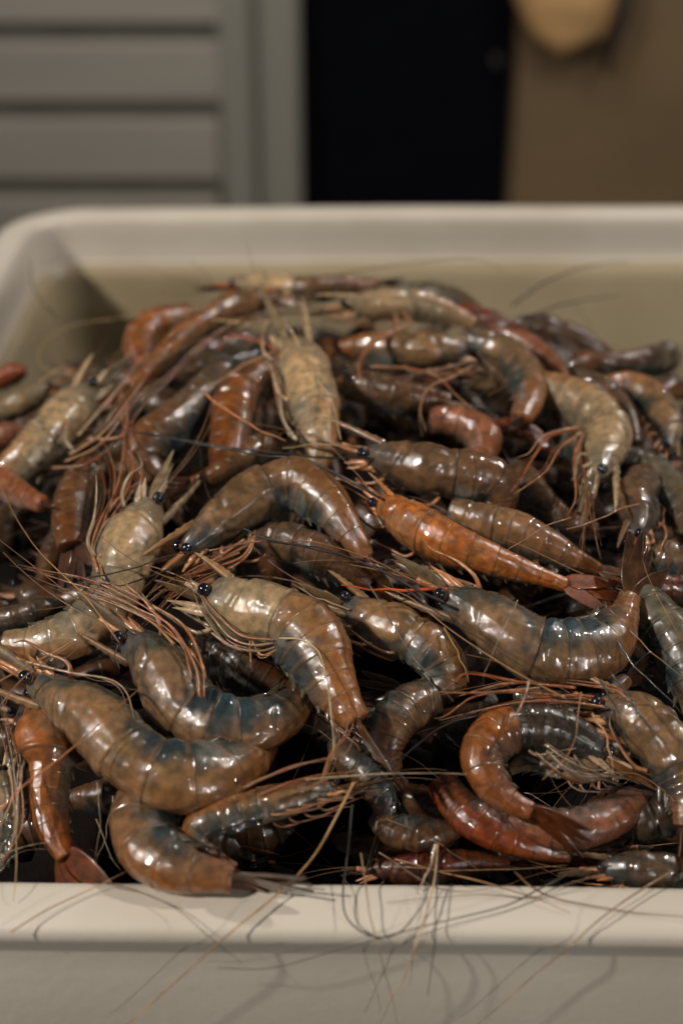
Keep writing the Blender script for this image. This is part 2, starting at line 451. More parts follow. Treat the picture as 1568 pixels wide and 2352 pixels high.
    if fan > 0:
        fd = norm(tt - dd * fold); ro = max(0, rs.uniform(.5, .85) - math.radians(abs(tilt if not isinstance(tilt, (tuple, list)) else tilt[1])) * .8) if roll is None else roll
        la = norm(la * math.cos(ro) + dd * math.sin(ro))
        fn = norm(np.cross(la, fd)) * -1
        FL = 2.0 * Rm * fan
        for kname, ang, ln, wd, dz in (('telson', 0, .95, .17, .05), ('uropod', .20, 1.0, .30, 0), ('uropod', -.20, 1.0, .30, 0), ('uropod', .44, .95, .33, -.06), ('uropod', -.44, .95, .33, -.06)):
            ang += rs.uniform(-.08, .08)
            d = norm(fd * math.cos(ang) + la * math.sin(ang) + fn * rs.uniform(-.08, .08)); wv = norm(np.cross(fn, d)); nv = np.cross(d, wv)
            V, F = leaf(c - tt * rr * 0.15 + la * ang * rr * .7 + fn * dz * Rm, d, wv, nv, FL * ln, wd * Rm * fan, th=.03 * Rm, bend=rs.uniform(-.05, .15), n=16)
            g = np.repeat(np.linspace(0, 1, 16), 10); q = fb(V + off, 3 / Rm)
            cl = tcol[None] * (0.25 + 0.7 * q)[:, None] * (1 - .6 * sstep(g, .35, 1.0))[:, None] * (.75 + .5 * np.abs(np.sin(np.arange(len(V)) % 10 * 1.9)))[:, None] + BLUE * .35 * sstep(q, .5, .7)[:, None]
            mesh_obj(kname, V, F, 'wet_membrane', root, org, cl)
    # swimming legs under the tail
    if swim:
        for i in range(5):
            s0 = (seg[i] + seg[i + 1]) / 2
            c, tt, dd, la, rr = [a[0] for a in fr(s0)]
            for q in (-1, 1):
                b = c - dd * rr * 0.72 + la * q * rr * .35
                d = norm(-dd * .35 + tt * rs.uniform(.7, 1.3) + la * q * .1); wv = norm(np.cross(la, d)); nv = np.cross(d, wv)
                V, F = leaf(b, d, wv, nv, rr * rs.uniform(.6, .9), rr * .15, th=.03 * Rm, bend=-.1, n=8, k=4)
                cl = (np.array((.13, .115, .075)) * .7 + dc * .3) * bright * (.5 + fb(V + off, 3 / Rm))[:, None]
                mesh_obj('swimmeret', V, F, 'wet_membrane', root, org, cl * (1 if pal != 'dark' else .4))
    # head parts
    c0, t0, d0, l0, r0 = [a[0] for a in fr(0.0)]
    ch = np.linalg.norm(fr(sc_)[0][0] - c0)
    if rostrum > 0:
        b, tb, db, lb, rb = [a[0] for a in fr(0.10)]
        st = b + db * rb * .86
        L = ch * .62 * rostrum; nn = 22
        V = []
        for i in range(nn):
            t = i / (nn - 1)
            p = st + (-tb) * L * t + db * (0.05 * L * math.sin(t * 2.5) + .10 * L * t * t)
            hgt = Rm * .165 * (1 - t) ** .6 + .01
            saw = Rm * .045 * ((i % 3) == 0) * (1 - t * .6) if .05 < t < .92 else 0
            wd = Rm * (.07 * (1 - t) + .008)
            for (x, y) in ((0, hgt + saw), (wd, hgt * .2), (wd * 1.3, -.1 * hgt), (0, -hgt * .8), (-wd * 1.3, -.1 * hgt), (-wd, hgt * .2)):
                V.append(p + lb * x + db * y)
        V = np.array(V); g = np.repeat(np.linspace(0, 1, nn), 6)[:, None]
        mesh_obj('rostrum', V, grid_faces(nn, 6), 'wet_shell', root, org, (dc * 1.25) * (1 - g) + pc * 1.25 * g)
    if eyes:
        for q in (-1, 1):
            b = c0 + t0 * r0 * .25 + d0 * r0 * .35 + l0 * q * r0 * .80
            e = b + l0 * q * Rm * .15 - t0 * Rm * .08 + d0 * Rm * .06
            er = Rm * .20
            V, F = ball(e, (l0 * er, t0 * er, d0 * er), 16, 10)
            eo = mesh_obj('eye', V, F, 'eye_black', root, org)
            V, F = tube(np.array([b - l0 * q * Rm * .15 + t0 * Rm * .1, b, e]), np.array([er * .8, er * .62, er * .75]), 10)
            mesh_obj('eyestalk', V, F, 'wet_shell', eo, org, np.array((.42, .15, .07)) * bright)
    if scales:
        for q in (-1, 1):
            b = c0 + l0 * q * r0 * .45 - d0 * r0 * .25
            d = norm(-t0 + l0 * q * .10 - d0 * .06); wv = norm(l0 - d * np.dot(l0, d)); nv = np.cross(d, wv)
            wv2 = norm(wv * .55 + nv * .8); nv2 = np.cross(d, wv2)
            V, F = leaf(b, d, wv2, nv2, ch * .60, Rm * .20, th=.03 * Rm, bend=.02, n=14)
            cl = (dc * .7 + np.array((.09, .07, .04)) * bright) * (.5 + .9 * fb(V + off, 3 / Rm))[:, None]
            mesh_obj('antennal_scale', V, F, 'wet_membrane', root, org, cl)
            P = np.array([c0 - d0 * r0 * .05 + l0 * q * r0 * .2, c0 - t0 * ch * .14 + l0 * q * r0 * .25, c0 - t0 * ch * .28 + l0 * q * r0 * .3 + d0 * .02])
            V, F = tube(crom(P, 8), np.linspace(.12, .07, 8) * Rm, 8)
            mesh_obj('antennule_base', V, F, 'wet_leg', root, org, np.array(legcol) * .8)
            P = [P[-1]]
            dr = norm(-t0 + l0 * q * rs.uniform(0, .25) + d0 * rs.uniform(-.2, .2)); kx = norm(np.array([rs.gauss(0, 1) for _ in range(3)]))
            for i in range(7):
                P.append(P[-1] + dr * ch * .17); dr = norm(dr + kx * .09)
            V, F = tube(crom(np.array(P), 22), np.linspace(.022, .009, 22) * Rm, 5)
            mesh_obj('antennule', V, F, 'antenna_skin', root, org, np.array((.17, .09, .045)))
    lc = np.array(legcol)
    for i in range(legs):
        q = -1 if i % 2 else 1
        t = 0.30 + 0.60 * (i // 2) / max(1, (legs + 1) // 2 - 1)
        s0 = sc_ * t
        b, tb, db, lb, rb = [a[0] for a in fr(s0)]
        b = b - db * rb * .84 + lb * q * rb * .42
        ls_ = Rm * rs.uniform(.8, 1.1)
        p1 = b + (-db * .22 + lb * q * .22 - tb * .35) * ls_
        p2 = p1 + norm(-tb * 1.0 - db * rs.uniform(-.15, .2) + lb * q * rs.uniform(-.1, .22)) * ls_ * .8
        p3 = p2 + norm(-tb * 1.0 + db * rs.uniform(-.1, .35) + lb * q * rs.uniform(-.2, .2)) * ls_ * .9
        p4 = p3 + norm(-tb * rs.uniform(.2, 1) + db * rs.uniform(-.3, .5) + lb * rs.uniform(-.4, .4)) * ls_ * .5
        P = crom(np.array([b, p1, p2, p3, p4]), 26)
        rad = np.interp(np.linspace(0, 1, 26), [0, .3, .34, .6, .64, .85, 1], [.075, .05, .06, .04, .048, .028, .01]) * Rm
        V, F = tube(P, rad, 7)
        g = np.repeat(np.linspace(0, 1, 26), 7)[:, None]
        cl = (lc * (1.1 - .35 * g) * (1 - .45 * np.exp(-((g - .62) / .05) ** 2)) + np.array((.05, .0, -.01)) * g) * rs.uniform(.7, 1.1)
        mesh_obj('walking_leg', V, F, 'wet_leg', root, org, cl * bright)
    lf0 = lifts[0]
    for i in range(4 if eyes else 0):      # folded mouthparts under the head front
        q = -1 if i % 2 else 1
        b, tb, db, lb, rb = [a[0] for a in fr(sc_ * (.08 + .10 * (i // 2)))]
        b = b - db * rb * .55 + lb * q * rb * .45
        d = norm(-tb * 1.0 - db * rs.uniform(.05, .35) + lb * q * .1); wv = norm(np.cross(d, lb)); nv = np.cross(d, wv)
        V, F = leaf(b, d, wv, nv, Rm * rs.uniform(.75, 1.1), Rm * .11, th=.06 * Rm, bend=rs.uniform(-.2, .3), n=12)
        mesh_obj('mouthpart', V, F, 'wet_leg', root, org, (lc * .75 + dc * .3) * (.5 + .9 * fb(V + off, 4 / Rm))[:, None])
    traced = list(traced)
    for tr in list(traced):                # a thinner companion beside each long leg
        dx, dy = rs.uniform(-13, 13), rs.uniform(-13, 13)
        P2 = [(x + dx * g + rs.uniform(-4, 4), y + dy * g + rs.uniform(-4, 4)) for (x, y), g in zip(tr[0], np.linspace(.3, 1.3, len(tr[0])))]
        traced.append((P2, tr[1] * rs.uniform(.5, .85), (tr[2] if len(tr) > 2 else .8) - rs.uniform(.1, .4)) + ((tuple(np.array(tr[3]) * rs.uniform(.5, .9)),) if len(tr) > 3 else ()))
    for tr in traced:
        P, wpx = tr[0], tr[1]; lfo = tr[2] if len(tr) > 2 else 0.8; colr = np.array(tr[3]) if len(tr) > 3 else lc
        W3 = np.array([hit(x, y, lf0 + lfo) for x, y in P])
        m_ = 30
        Q = crom(W3, m_); sc1 = depth(Q[0]) / FPX * wpx * .46
        rad = np.interp(np.linspace(0, 1, m_), [0, .3, .33, .36, .62, .65, .68, .9, 1], [1, .85, 1.1, .8, .65, .85, .6, .4, .15]) * sc1
        V, F = tube(Q, rad, 7)
        g = np.repeat(np.linspace(0, 1, m_), 7)[:, None]; nz = fb(V + off, 2.5)[:, None]; jt = np.exp(-((g - .34) / .05) ** 2) + np.exp(-((g - .66) / .05) ** 2)
        mesh_obj('walking_leg', V, F, 'wet_leg', root, org, (colr * (.55 + .9 * nz) * (1 - .2 * g) * (1 - .5 * jt) + np.array((.42, .07, .02)) * .5 * jt) * bright)
    for an in antennae: antenna(an, root, org, lf0)
    # two random long antennae that lie over the neighbours
    pd = np.array(pts[0], float) - np.array(pts[1], float); a0 = math.atan2(pd[1], pd[0])
    for k in range(ant):
        a = a0 + rs.uniform(-.5, .5); cur = rs.uniform(-.22, .22); x, y = pts[0]; PP = []
        for i in range(9):
            if y > 2010: break
            PP.append((x, y)); x += math.cos(a) * r * .62; y += math.sin(a) * r * .62; a += cur; cur *= .9
        if len(PP) > 2: antenna((PP, rs.choice([1.4, 1.8, 2.2]), rs.uniform(.2, 1.0), rs.choice([(.16, .08, .04), (.30, .15, .07), (.03, .022, .018), (.10, .06, .04)])), root, org, lf0)
    return root
def antenna(an, root, org, lf0=0):
    P, wpx = an[0], an[1]; lfo = an[2] if len(an) > 2 else 0.8; colr = np.array(an[3] if len(an) > 3 else (.20, .10, .05))
    global RIM
    RIM = True
    Q2 = crom(np.array(P, float), 12 * len(P)); m_ = len(Q2)
    W3 = np.array([hit(x, y, .10 + max(0, lf0 + lfo - .10) * min(1, max(0, (2050 - y) / 160))) for x, y in Q2])
    RIM = False
    # let the stiff antenna bridge hollows and edges: smooth the depth only
    dist = np.linalg.norm(W3 - CAM, axis=1); kn = min(13, m_ // 2 * 2 - 1); ker = np.hanning(kn + 2)[1:-1]; ker /= ker.sum()
    dist = np.array([dist[max(0, q - 5):q + 6].min() for q in range(m_)])
    h_ = kn // 2; dist = np.convolve(np.r_[[dist[0]] * h_, dist, [dist[-1]] * h_], ker, 'valid')
    dist = dist - .03
    wob = np.stack([np.interp(np.linspace(0, 1, m_), np.linspace(0, 1, 8), rng.randn(8) * 1.6) for _ in range(2)], 1)
    Q = np.array([CAM + ray(x, y) * t for (x, y), t in zip(Q2 + wob, dist)])
    V, F = tube(Q, np.linspace(1, .35, m_) * wpx * .5 * depth(Q[0]) / FPX * 1.05, 6)
    nz = vnoise(V, 3.0)[:, None]
    mesh_obj('antenna', V, F, 'antenna_skin', root, org, colr * (.55 + .9 * nz))
# ------------------------------------------------------------------ the setting and the tray
def box(x0, x1, y0, y1, z0, z1, bev=0.0):
    """box with chamfered vertical-plane edges (cm)"""
    b = bev
    if b <= 0:
        V = [(x, y, z) for z in (z0, z1) for y in (y0, y1) for x in (x0, x1)]
        return np.array(V, float), [(0, 2, 3, 1), (4, 5, 7, 6), (0, 1, 5, 4), (2, 6, 7, 3), (0, 4, 6, 2), (1, 3, 7, 5)]
    V = []
    for y, i in ((y0, b), (y0 + b, 0), (y1 - b, 0), (y1, b)):
        V += [(x0 + i, y, z0 + i), (x1 - i, y, z0 + i), (x1 - i, y, z1 - i), (x0 + i, y, z1 - i)]
    return np.array(V, float), grid_faces(4, 4)
def tag(o, label=None, cat=None, kind=None, group=None):
    if label: o['label'] = label
    if cat: o['category'] = cat
    if kind: o['kind'] = kind
    if group: o['group'] = group
    return o
def empty(name, loc, label, cat, group=None):
    o = bpy.data.objects.new(name, None); COL.objects.link(o); o.location = Vector(loc) * CM; o.empty_display_size = .02
    return tag(o, label, cat, None, group)
plain('knob_dull', (0.045, 0.043, 0.04), 0.6)
# floor and table
V, F = box(-400, 400, -200, 420, -96, -90); tag(mesh_obj('floor', V, F, 'floor_concrete', smooth=False), kind='structure')
TZ = -16.0
tb_ = empty('table', (5, 20, -90), 'plain grey table under the pale tray', 'table')
V, F = box(-60, 80, -18, 56, TZ - 3, TZ - 0.05, .3); mesh_obj('tabletop', V, F, 'table_top', tb_, np.array((5, 20, -90.)), smooth=False)
for x in (-56, 72):
    for y in (-14, 48):
        V, F = box(x, x + 4, y, y + 4, -90, TZ - 3); mesh_obj('leg', V, F, 'table_top', tb_, np.array((5, 20, -90.)), smooth=False)
# tray: profile (outward, height) swept round a rounded rectangle
def tray():
    xl, xr, y0, y1, rc = -15.5, 30.0, 0.35, 46.5, 2.5
    prof = [(-3.4, -15.2), (-2.6, -15.2), (-2.1, -14.8), (-1.9, -14), (-1.3, -9), (-.62, -3.4), (-.56, -3.0), (-.42, -2.65), (-.12, -2.45), (-.03, -2.2),
            (0.02, -1.2), (0.05, -.45), (.10, -.18), (.24, -.03), (.42, 0), (1.0, .02), (1.36, 0), (1.54, -.05), (1.65, -.16), (1.68, -.32), (1.64, -.48), (1.52, -.66), (1.48, -.9), (1.5, -1.6), (1.6, -4.4),
            (1.55, -4.55), (1.4, -4.4), (1.32, -1.6), (1.3, -.6), (1.2, -.35), (.6, -.35), (.42, -.6), (.35, -2.3), (-.1, -2.9), (-.25, -3.4), (-.9, -9), (-1.6, -14.6), (-2.1, -15.7), (-3.4, -15.8)]
    path = []
    def corner(cx, cy, a0):
        for i in range(9):
            a = math.radians(a0 + 90 * i / 8); path.append((cx, cy, math.cos(a), math.sin(a)))
    def side(xa, ya, xb, yb, nx, ny):
        for i in range(1, 24): path.append((xa + (xb - xa) * i / 24, ya + (yb - ya) * i / 24, nx, ny))
    corner(xl + rc, y0 + rc, 180); side(xl + rc, y0 + rc, xr - rc, y0 + rc, 0, -1)
    corner(xr - rc, y0 + rc, 270); side(xr - rc, y0 + rc, xr - rc, y1 - rc, 1, 0)
    corner(xr - rc, y1 - rc, 0); side(xr - rc, y1 - rc, xl + rc, y1 - rc, 0, 1)
    corner(xl + rc, y1 - rc, 90); side(xl + rc, y1 - rc, xl + rc, y0 + rc, -1, 0)
    V = []
    for (cx, cy, nx, ny) in path:
        # the long walls are a little out of true
        tw = 0.017 * cx * (1 if cy < 20 else .8) * (-1 if cy < 20 else 1)
        for (o, z) in prof:
            bow = 0.05 * math.sin(cx * .31) * (ny != 0)
            V.append((cx + nx * (rc + o), cy + ny * (rc + o) + tw * 1.0 + bow * .3, z + 0.03 * math.sin(cx * .23 + cy * .17)))
    n = len(path); k = len(prof); F = []
    for i in range(n):
        for j in range(k - 1):
            a = i * k + j; b = ((i + 1) % n) * k + j
            F.append((a, b, b + 1, a + 1))
    F.append(tuple(i * k for i in range(n))[::-1])
    F.append(tuple(i * k + k - 1 for i in range(n)))
    t = empty('tray', (7, 23, TZ + .1), 'large pale plastic tray holding the heap of raw prawns', 'tray')
    o = mesh_obj('tray_shell', V, F, 'tray_plastic', t, np.array((7, 23, TZ + .1)))
    o.data.materials.append(MATS['tray_inner_wall'])
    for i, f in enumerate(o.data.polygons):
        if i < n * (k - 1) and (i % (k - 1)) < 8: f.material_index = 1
tray()
# ---- background, 2 m behind the front rim
VB = 200.0
def pxr(x0, x1, y0, y1, v=VB):
    a = plane(x0, y1, v); b = plane(x1, y0, v); c = plane(x1, y1, v)
    return a[0], c[0], a[2], b[2]
def bgbox(name, x0, x1, y0, y1, v0, v1, mat, parent=None, org=None, bev=.3, low=None, kind=None, high=None):
    X0, X1, Z0, Z1 = pxr(x0, x1, y0, y1, v0)
    if low is not None: Z0 = low
    if high is not None: Z1 = high
    V, F = box(X0, X1, v0, v1, Z0, Z1, bev)
    return mesh_obj(name, V, F, mat, parent, org, smooth=False, kind=kind)
sh = empty('plank_shutter', (-28, VB, -90), 'pale grey shutter of wide horizontal boards behind the tray at left', 'shutter'); so = np.array((-28, VB, -90.))
bgbox('backing', -700, 690, -1200, 470, VB + 3, VB + 5, 'gap_dark', sh, so, low=-89)
for k in range(-6, 14):
    y0 = 95 + 179 * k
    bgbox('board', -650, 508, y0, y0 + 144, VB - .2, VB + 2.6, 'shutter_paint', sh, so, bev=.7)
bgbox('stile', 512, 592, -1200, 400, VB + .6, VB + 2.8, 'frame_paint', sh, so, low=-89)
bgbox('stile', 596, 692, -1200, 400, VB - 2.4, VB + 2.4, 'frame_paint', sh, so, low=-89, bev=.8)
dk = bgbox('doorway_panel', 650, 1215, -1300, 400, VB + 9, VB + 11, 'dark_panel', low=-89)
tag(dk, 'tall near black door panel between the grey shutter and brown wall', 'door')
bw = bgbox('brown_wall', 1172, 2600, -1300, 400, VB + 4, VB + 14, 'brown_wall', low=-89, bev=.6)
tag(bw, 'dull brown wall behind the tray at right', 'wall')
def lump(name, cx, cy, rx, ry, v, mat, parent, org, ry2=.5, sd=0):
    c = plane(cx, cy, v); s = depth(c) / FPX
    V, F = ball(c, (np.array((rx * s, 0, 0)), np.array((0, rx * s * ry2, 0)), np.array((0, 0, ry * s))), 40, 24)
    n = norm(V - c); V = V + n * ((fb(V + sd, .35) - .5) * 2.0)[:, None]
    return mesh_obj(name, V, F, mat, parent, org)
bp_ = plane(1310, 0, VB); bo = np.array((bp_[0], VB - 2, bp_[2] - 8))
bag = empty('hanging_bag', bo, 'rounded tan bag hanging on the brown wall with a dark strap', 'bag')
lump('bag_body', 1310, -60, 132, 175, VB, 'bag_tan', bag, bo)
V, F = tube(crom(np.array([plane(1440, -60, VB - 3), plane(1425, 40, VB - 4), plane(1405, 110, VB - 3), plane(1392, 160, VB - 1)]), 14), np.linspace(1.3, .7, 14), 10)
mesh_obj('strap', V, F, 'strap_dark', bag, bo)
kn = lump('door_knob', 1140, 140, 15, 17, VB + 7, 'knob_dull', None, None, 1.6); tag(kn, 'small dull grey knob on the near black door panel', 'knob')
# room shell above and behind the camera is open market air: nothing to build

# ---- near-black fill below the visible prawns, gap shade put into its colour
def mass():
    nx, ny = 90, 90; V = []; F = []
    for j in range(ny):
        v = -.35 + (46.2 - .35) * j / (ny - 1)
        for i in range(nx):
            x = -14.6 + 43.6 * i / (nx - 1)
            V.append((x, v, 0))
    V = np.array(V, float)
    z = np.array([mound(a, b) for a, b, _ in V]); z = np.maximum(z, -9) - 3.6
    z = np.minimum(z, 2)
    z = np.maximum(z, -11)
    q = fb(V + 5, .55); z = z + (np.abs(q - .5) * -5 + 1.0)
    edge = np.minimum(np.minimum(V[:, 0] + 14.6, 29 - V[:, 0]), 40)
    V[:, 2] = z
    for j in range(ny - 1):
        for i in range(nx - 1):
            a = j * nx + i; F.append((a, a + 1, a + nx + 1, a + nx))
    o = mesh_obj('shaded_heap_fill', V, F, 'gap_shade_mass'); tag(o, 'near black fill standing in for the shaded prawns deep inside the heap', 'prawns', 'stuff')
mass()
# ------------------------------------------------------------------ the prawns, traced one by one
LO = (.50, .235, .12); LP = (.50, .36, .24); LR = (.50, .14, .05); LB = (.26, .14, .075)
BK = (.012, .010, .009)
# --- foreground
prawn('prawn', 'large brown prawn with shiny black eye at the left edge, bent like a bow', [(72, 1562), (150, 1606), (225, 1655), (285, 1722), (345, 1768), (430, 1788), (515, 1770), (580, 1722), (612, 1672)],
      84, 'R', 22, 'olive', [1.5, 1.6, 1.6, 1.6, 1.5, 1.4, 1.0, .2, -.8], sc_=.40, prof=[(0, .38), (.08, .56), (.2, .86), (.32, 1.0), (.39, .97), (.44, .92), (.53, 1.0), (.66, .95), (.8, .74), (.9, .54), (1, .38)], legs=2, ant=0, res=1.5, rostrum=1.1, bright=1.15,
      traced=[([(60, 1520), (160, 1545), (250, 1560), (290, 1590), (308, 1650)], 7, .9, LP)],
      antennae=[([(-10, 1875), (60, 1800), (200, 1690), (326, 1577)], 4, 1.6, (.42, .17, .07)), ([(-10, 1568), (100, 1510), (180, 1465), (222, 1434)], 4, 1.5, (.30, .15, .07)),
                ([(-5, 1625), (70, 1545), (160, 1480), (230, 1425)], 3, 1.7, (.22, .12, .06)), ([(60, 1520), (20, 1505), (-40, 1500)], 7, .5, (.30, .15, .06))])
prawn('prawn', 'blue grey prawn curled into a U, long orange legs swept up left from its head', [(287, 1462), (340, 1500), (385, 1560), (425, 1618), (485, 1662), (560, 1676), (632, 1650), (676, 1610), (690, 1570)],
      82, 'R', 8, 'grey', [1.2, 1.2, 1.1, 1.0, .9, .8, .7, .5, 0], sc_=.43, legs=4, ant=0, res=1.5, bright=1.1, legcol=LO,
      traced=[([(468, 1600), (462, 1520), (425, 1440), (350, 1390), (262, 1345), (215, 1335), (185, 1350)], 8, .8, LO),
              ([(458, 1600), (448, 1530), (395, 1440), (320, 1400), (240, 1362), (150, 1335), (60, 1305)], 7, 1.0, LO),
              ([(440, 1560), (420, 1480), (370, 1420), (290, 1370), (200, 1330), (110, 1312), (40, 1297)], 7, .9, (.45, .20, .10)),
              ([(400, 1480), (350, 1430), (280, 1395), (215, 1370), (180, 1352)], 9, .7, (.50, .28, .12)),
              ([(330, 1470), (290, 1440), (240, 1400), (170, 1370), (115, 1348)], 6, .5, (.2, .12, .06))],
      antennae=[([(275, 1475), (180, 1355), (60, 1230), (-5, 1105)], 4, 1.6, (.30, .16, .07)), ([(270, 1480), (262, 1510), (276, 1535)], 4, .9, (.05, .04, .03)), ([(200, 1330), (290, 1310), (400, 1275), (480, 1265)], 4, 1.3, (.04, .03, .02))])
prawn('prawn', 'stout headless looking grey prawn against the front rim, tail fan lying over it', [(470, 1700), (400, 1765), (350, 1830), (328, 1890), (345, 1950), (395, 1990), (465, 2005), (535, 2018)],
      78, 'R', 14, 'grey', [-1.0, -.4, .3, .8, 1.2, 1.4, 1.5, 1.5], sc_=.30, legs=0, ant=0, res=1.5, eyes=False, rostrum=0, scales=False, fan=1.2, bright=1.15, roll=.12,
      prof=[(0, .7), (.3, 1), (.5, 1), (.7, .92), (.85, .68), (.93, .55), (1, .46)],
      antennae=[([(260, 1830), (238, 1930), (222, 1985)], 3, .8, (.30, .25, .18)), ([(222, 1880), (250, 1960), (282, 2012)], 3, .6, (.28, .2, .12))])
prawn('prawn', 'slim amber prawn folded in half near the bottom, pale underside and legs facing up', [(775, 1812), (700, 1828), (630, 1845), (560, 1862), (490, 1882), (452, 1905), (465, 1945), (505, 1980), (540, 1998)],
      46, 'R', -30, 'amber', [1.1, 1.2, 1.2, 1.2, 1.2, 1.1, .9, .9, .9], sc_=.38, legs=8, ant=0, res=1.3, fan=.8, legcol=LO, bright=.9,
      traced=[([(560, 1810), (600, 1790), (680, 1760), (740, 1745), (790, 1735), (815, 1690)], 9, .7, (.50, .28, .17)), ([(600, 1825), (660, 1800), (740, 1780), (800, 1775)], 9, .9, (.50, .20, .1)),
              ([(740, 1790), (760, 1730), (790, 1690), (800, 1655)], 8, .9, LO), ([(640, 1830), (740, 1790), (770, 1700), (765, 1640)], 4, 1.3, (.5, .3, .15))],
      antennae=[([(700, 1790), (850, 1780), (960, 1776), (1072, 1778)], 4, 1.0, (.3, .24, .17)), ([(812, 1800), (770, 1880), (730, 1950), (690, 2000), (640, 2050), (520, 2150), (400, 2260), (290, 2356)], 6, .8, (.34, .2, .09)),
                ([(808, 1850), (797, 1980), (790, 2060), (800, 2110), (850, 2150), (910, 2146), (960, 2098), (985, 2040), (992, 1930)], 5, .8, BK),
                ([(830, 1960), (845, 2070), (850, 2110), (880, 2220), (915, 2352)], 4, .6, (.28, .2, .12))])
prawn('prawn', 'thick olive prawn in the middle with amber back, tail pointing down to the rim', [(478, 1365), (540, 1398), (610, 1412), (675, 1440), (722, 1490), (750, 1550), (782, 1608), (818, 1660)],
      82, 'L', 18, 'olive', [1.4, 1.5, 1.6, 1.7, 1.7, 1.6, 1.5, 1.4], sc_=.40, cpal='pale', legs=4, ant=0, res=1.6, fan=1.15, bright=1.25, legcol=LP,
      prof=[(0, .55), (.1, .82), (.25, .95), (.38, .92), (.42, .95), (.52, 1.08), (.66, .98), (.8, .74), (.9, .58), (1, .42)],
      traced=[([(640, 1475), (580, 1482), (530, 1465), (490, 1420), (462, 1372), (455, 1345)], 6, .5, LP), ([(645, 1482), (590, 1496), (520, 1478), (480, 1430), (450, 1375), (435, 1320)], 6, .4, (.4, .3, .2)),
              ([(630, 1470), (560, 1462), (515, 1430), (480, 1390), (440, 1350), (380, 1400)], 5, .7, LO), ([(640, 1490), (600, 1505), (575, 1470), (575, 1525)], 7, .4, LO)],
      antennae=[([(640, 1465), (690, 1470), (730, 1500), (750, 1560), (760, 1640), (765, 1740)], 4, 1.0, (.45, .35, .2))])
prawn('prawn', 'amber prawn arched like a bridge in the centre, orange legs at its left', [(425, 1268), (480, 1222), (545, 1172), (610, 1130), (680, 1112), (740, 1148), (785, 1200), (815, 1245), (838, 1285)],
      68, 'L', 16, 'olive', [.9, 1.1, 1.4, 1.6, 1.8, 1.7, 1.5, 1.2, .9], sc_=.42, legs=6, ant=0, res=1.5, legcol=LO, bright=.95,
      traced=[([(580, 1235), (570, 1262), (545, 1285), (470, 1310), (400, 1330), (340, 1365)], 7, .5, LO), ([(585, 1220), (575, 1265), (540, 1298), (470, 1330), (400, 1370), (360, 1400)], 7, .5, LO),
              ([(560, 1240), (500, 1280), (440, 1310), (385, 1350), (330, 1390)], 8, .3, (.45, .22, .12)), ([(550, 1270), (480, 1300), (410, 1350), (360, 1410), (330, 1440)], 7, .2, (.42, .2, .1))],
      antennae=[([(430, 1290), (350, 1320), (280, 1345), (210, 1335)], 5, .9, BK), ([(555, 1212), (620, 1240), (760, 1268), (900, 1302)], 5, 1.5, BK), ([(480, 1265), (640, 1240), (800, 1265), (950, 1330), (1040, 1350)], 4, 1.4, (.2, .1, .05))])
prawn('prawn', 'bright orange prawn lying straight across the centre right with its tail to the lower right', [(872, 1150), (925, 1192), (985, 1228), (1050, 1258), (1120, 1283), (1200, 1310), (1300, 1345)],
      62, 'L', 48, 'orange', [1.6, 1.7, 1.8, 1.8, 1.7, 1.5, 1.3], sc_=.33, legs=4, ant=0, res=1.6, fan=1.2, bright=1.2,
      prof=[(0, .42), (.12, .78), (.25, 1.0), (.36, 1.0), (.5, .86), (.64, .70), (.78, .52), (.9, .38), (1, .3)],
      antennae=[([(870, 1140), (780, 1090), (690, 1052), (560, 1040), (420, 1012), (275, 985)], 6, 1.0, BK)])
prawn('prawn', 'dull amber prawn tapering to the right, tucked behind the bright orange one', [(1030, 1180), (1100, 1200), (1180, 1220), (1260, 1255), (1330, 1288), (1375, 1310)],
      52, 'L', 40, 'brown', [.6, .8, .9, .9, .7, .5], sc_=.30, legs=0, ant=1, bright=1.9, eyes=False, rostrum=0, scales=False,
      prof=[(0, .85), (.25, 1), (.5, .98), (.7, .8), (.85, .5), (1, .32)])
prawn('prawn', 'dark brown prawn with black eye and rounded back, lying level above the arched one', [(838, 1040), (910, 1062), (990, 1082), (1070, 1094), (1125, 1105), (1140, 1150), (1090, 1185), (1040, 1190)],
      66, 'L', 25, 'brown', [1.8, 1.9, 2.0, 2.0, 1.9, .9, .2, -.2], sc_=.46, legs=4, ant=0, res=1.4, bright=1.25, rostrum=1.25,
      antennae=[([(850, 1050), (700, 1048), (500, 1022), (400, 1005), (280, 984)], 6, .4, BK), ([(850, 1030), (740, 1020), (650, 1028)], 6, .2, (.3, .2, .1))])
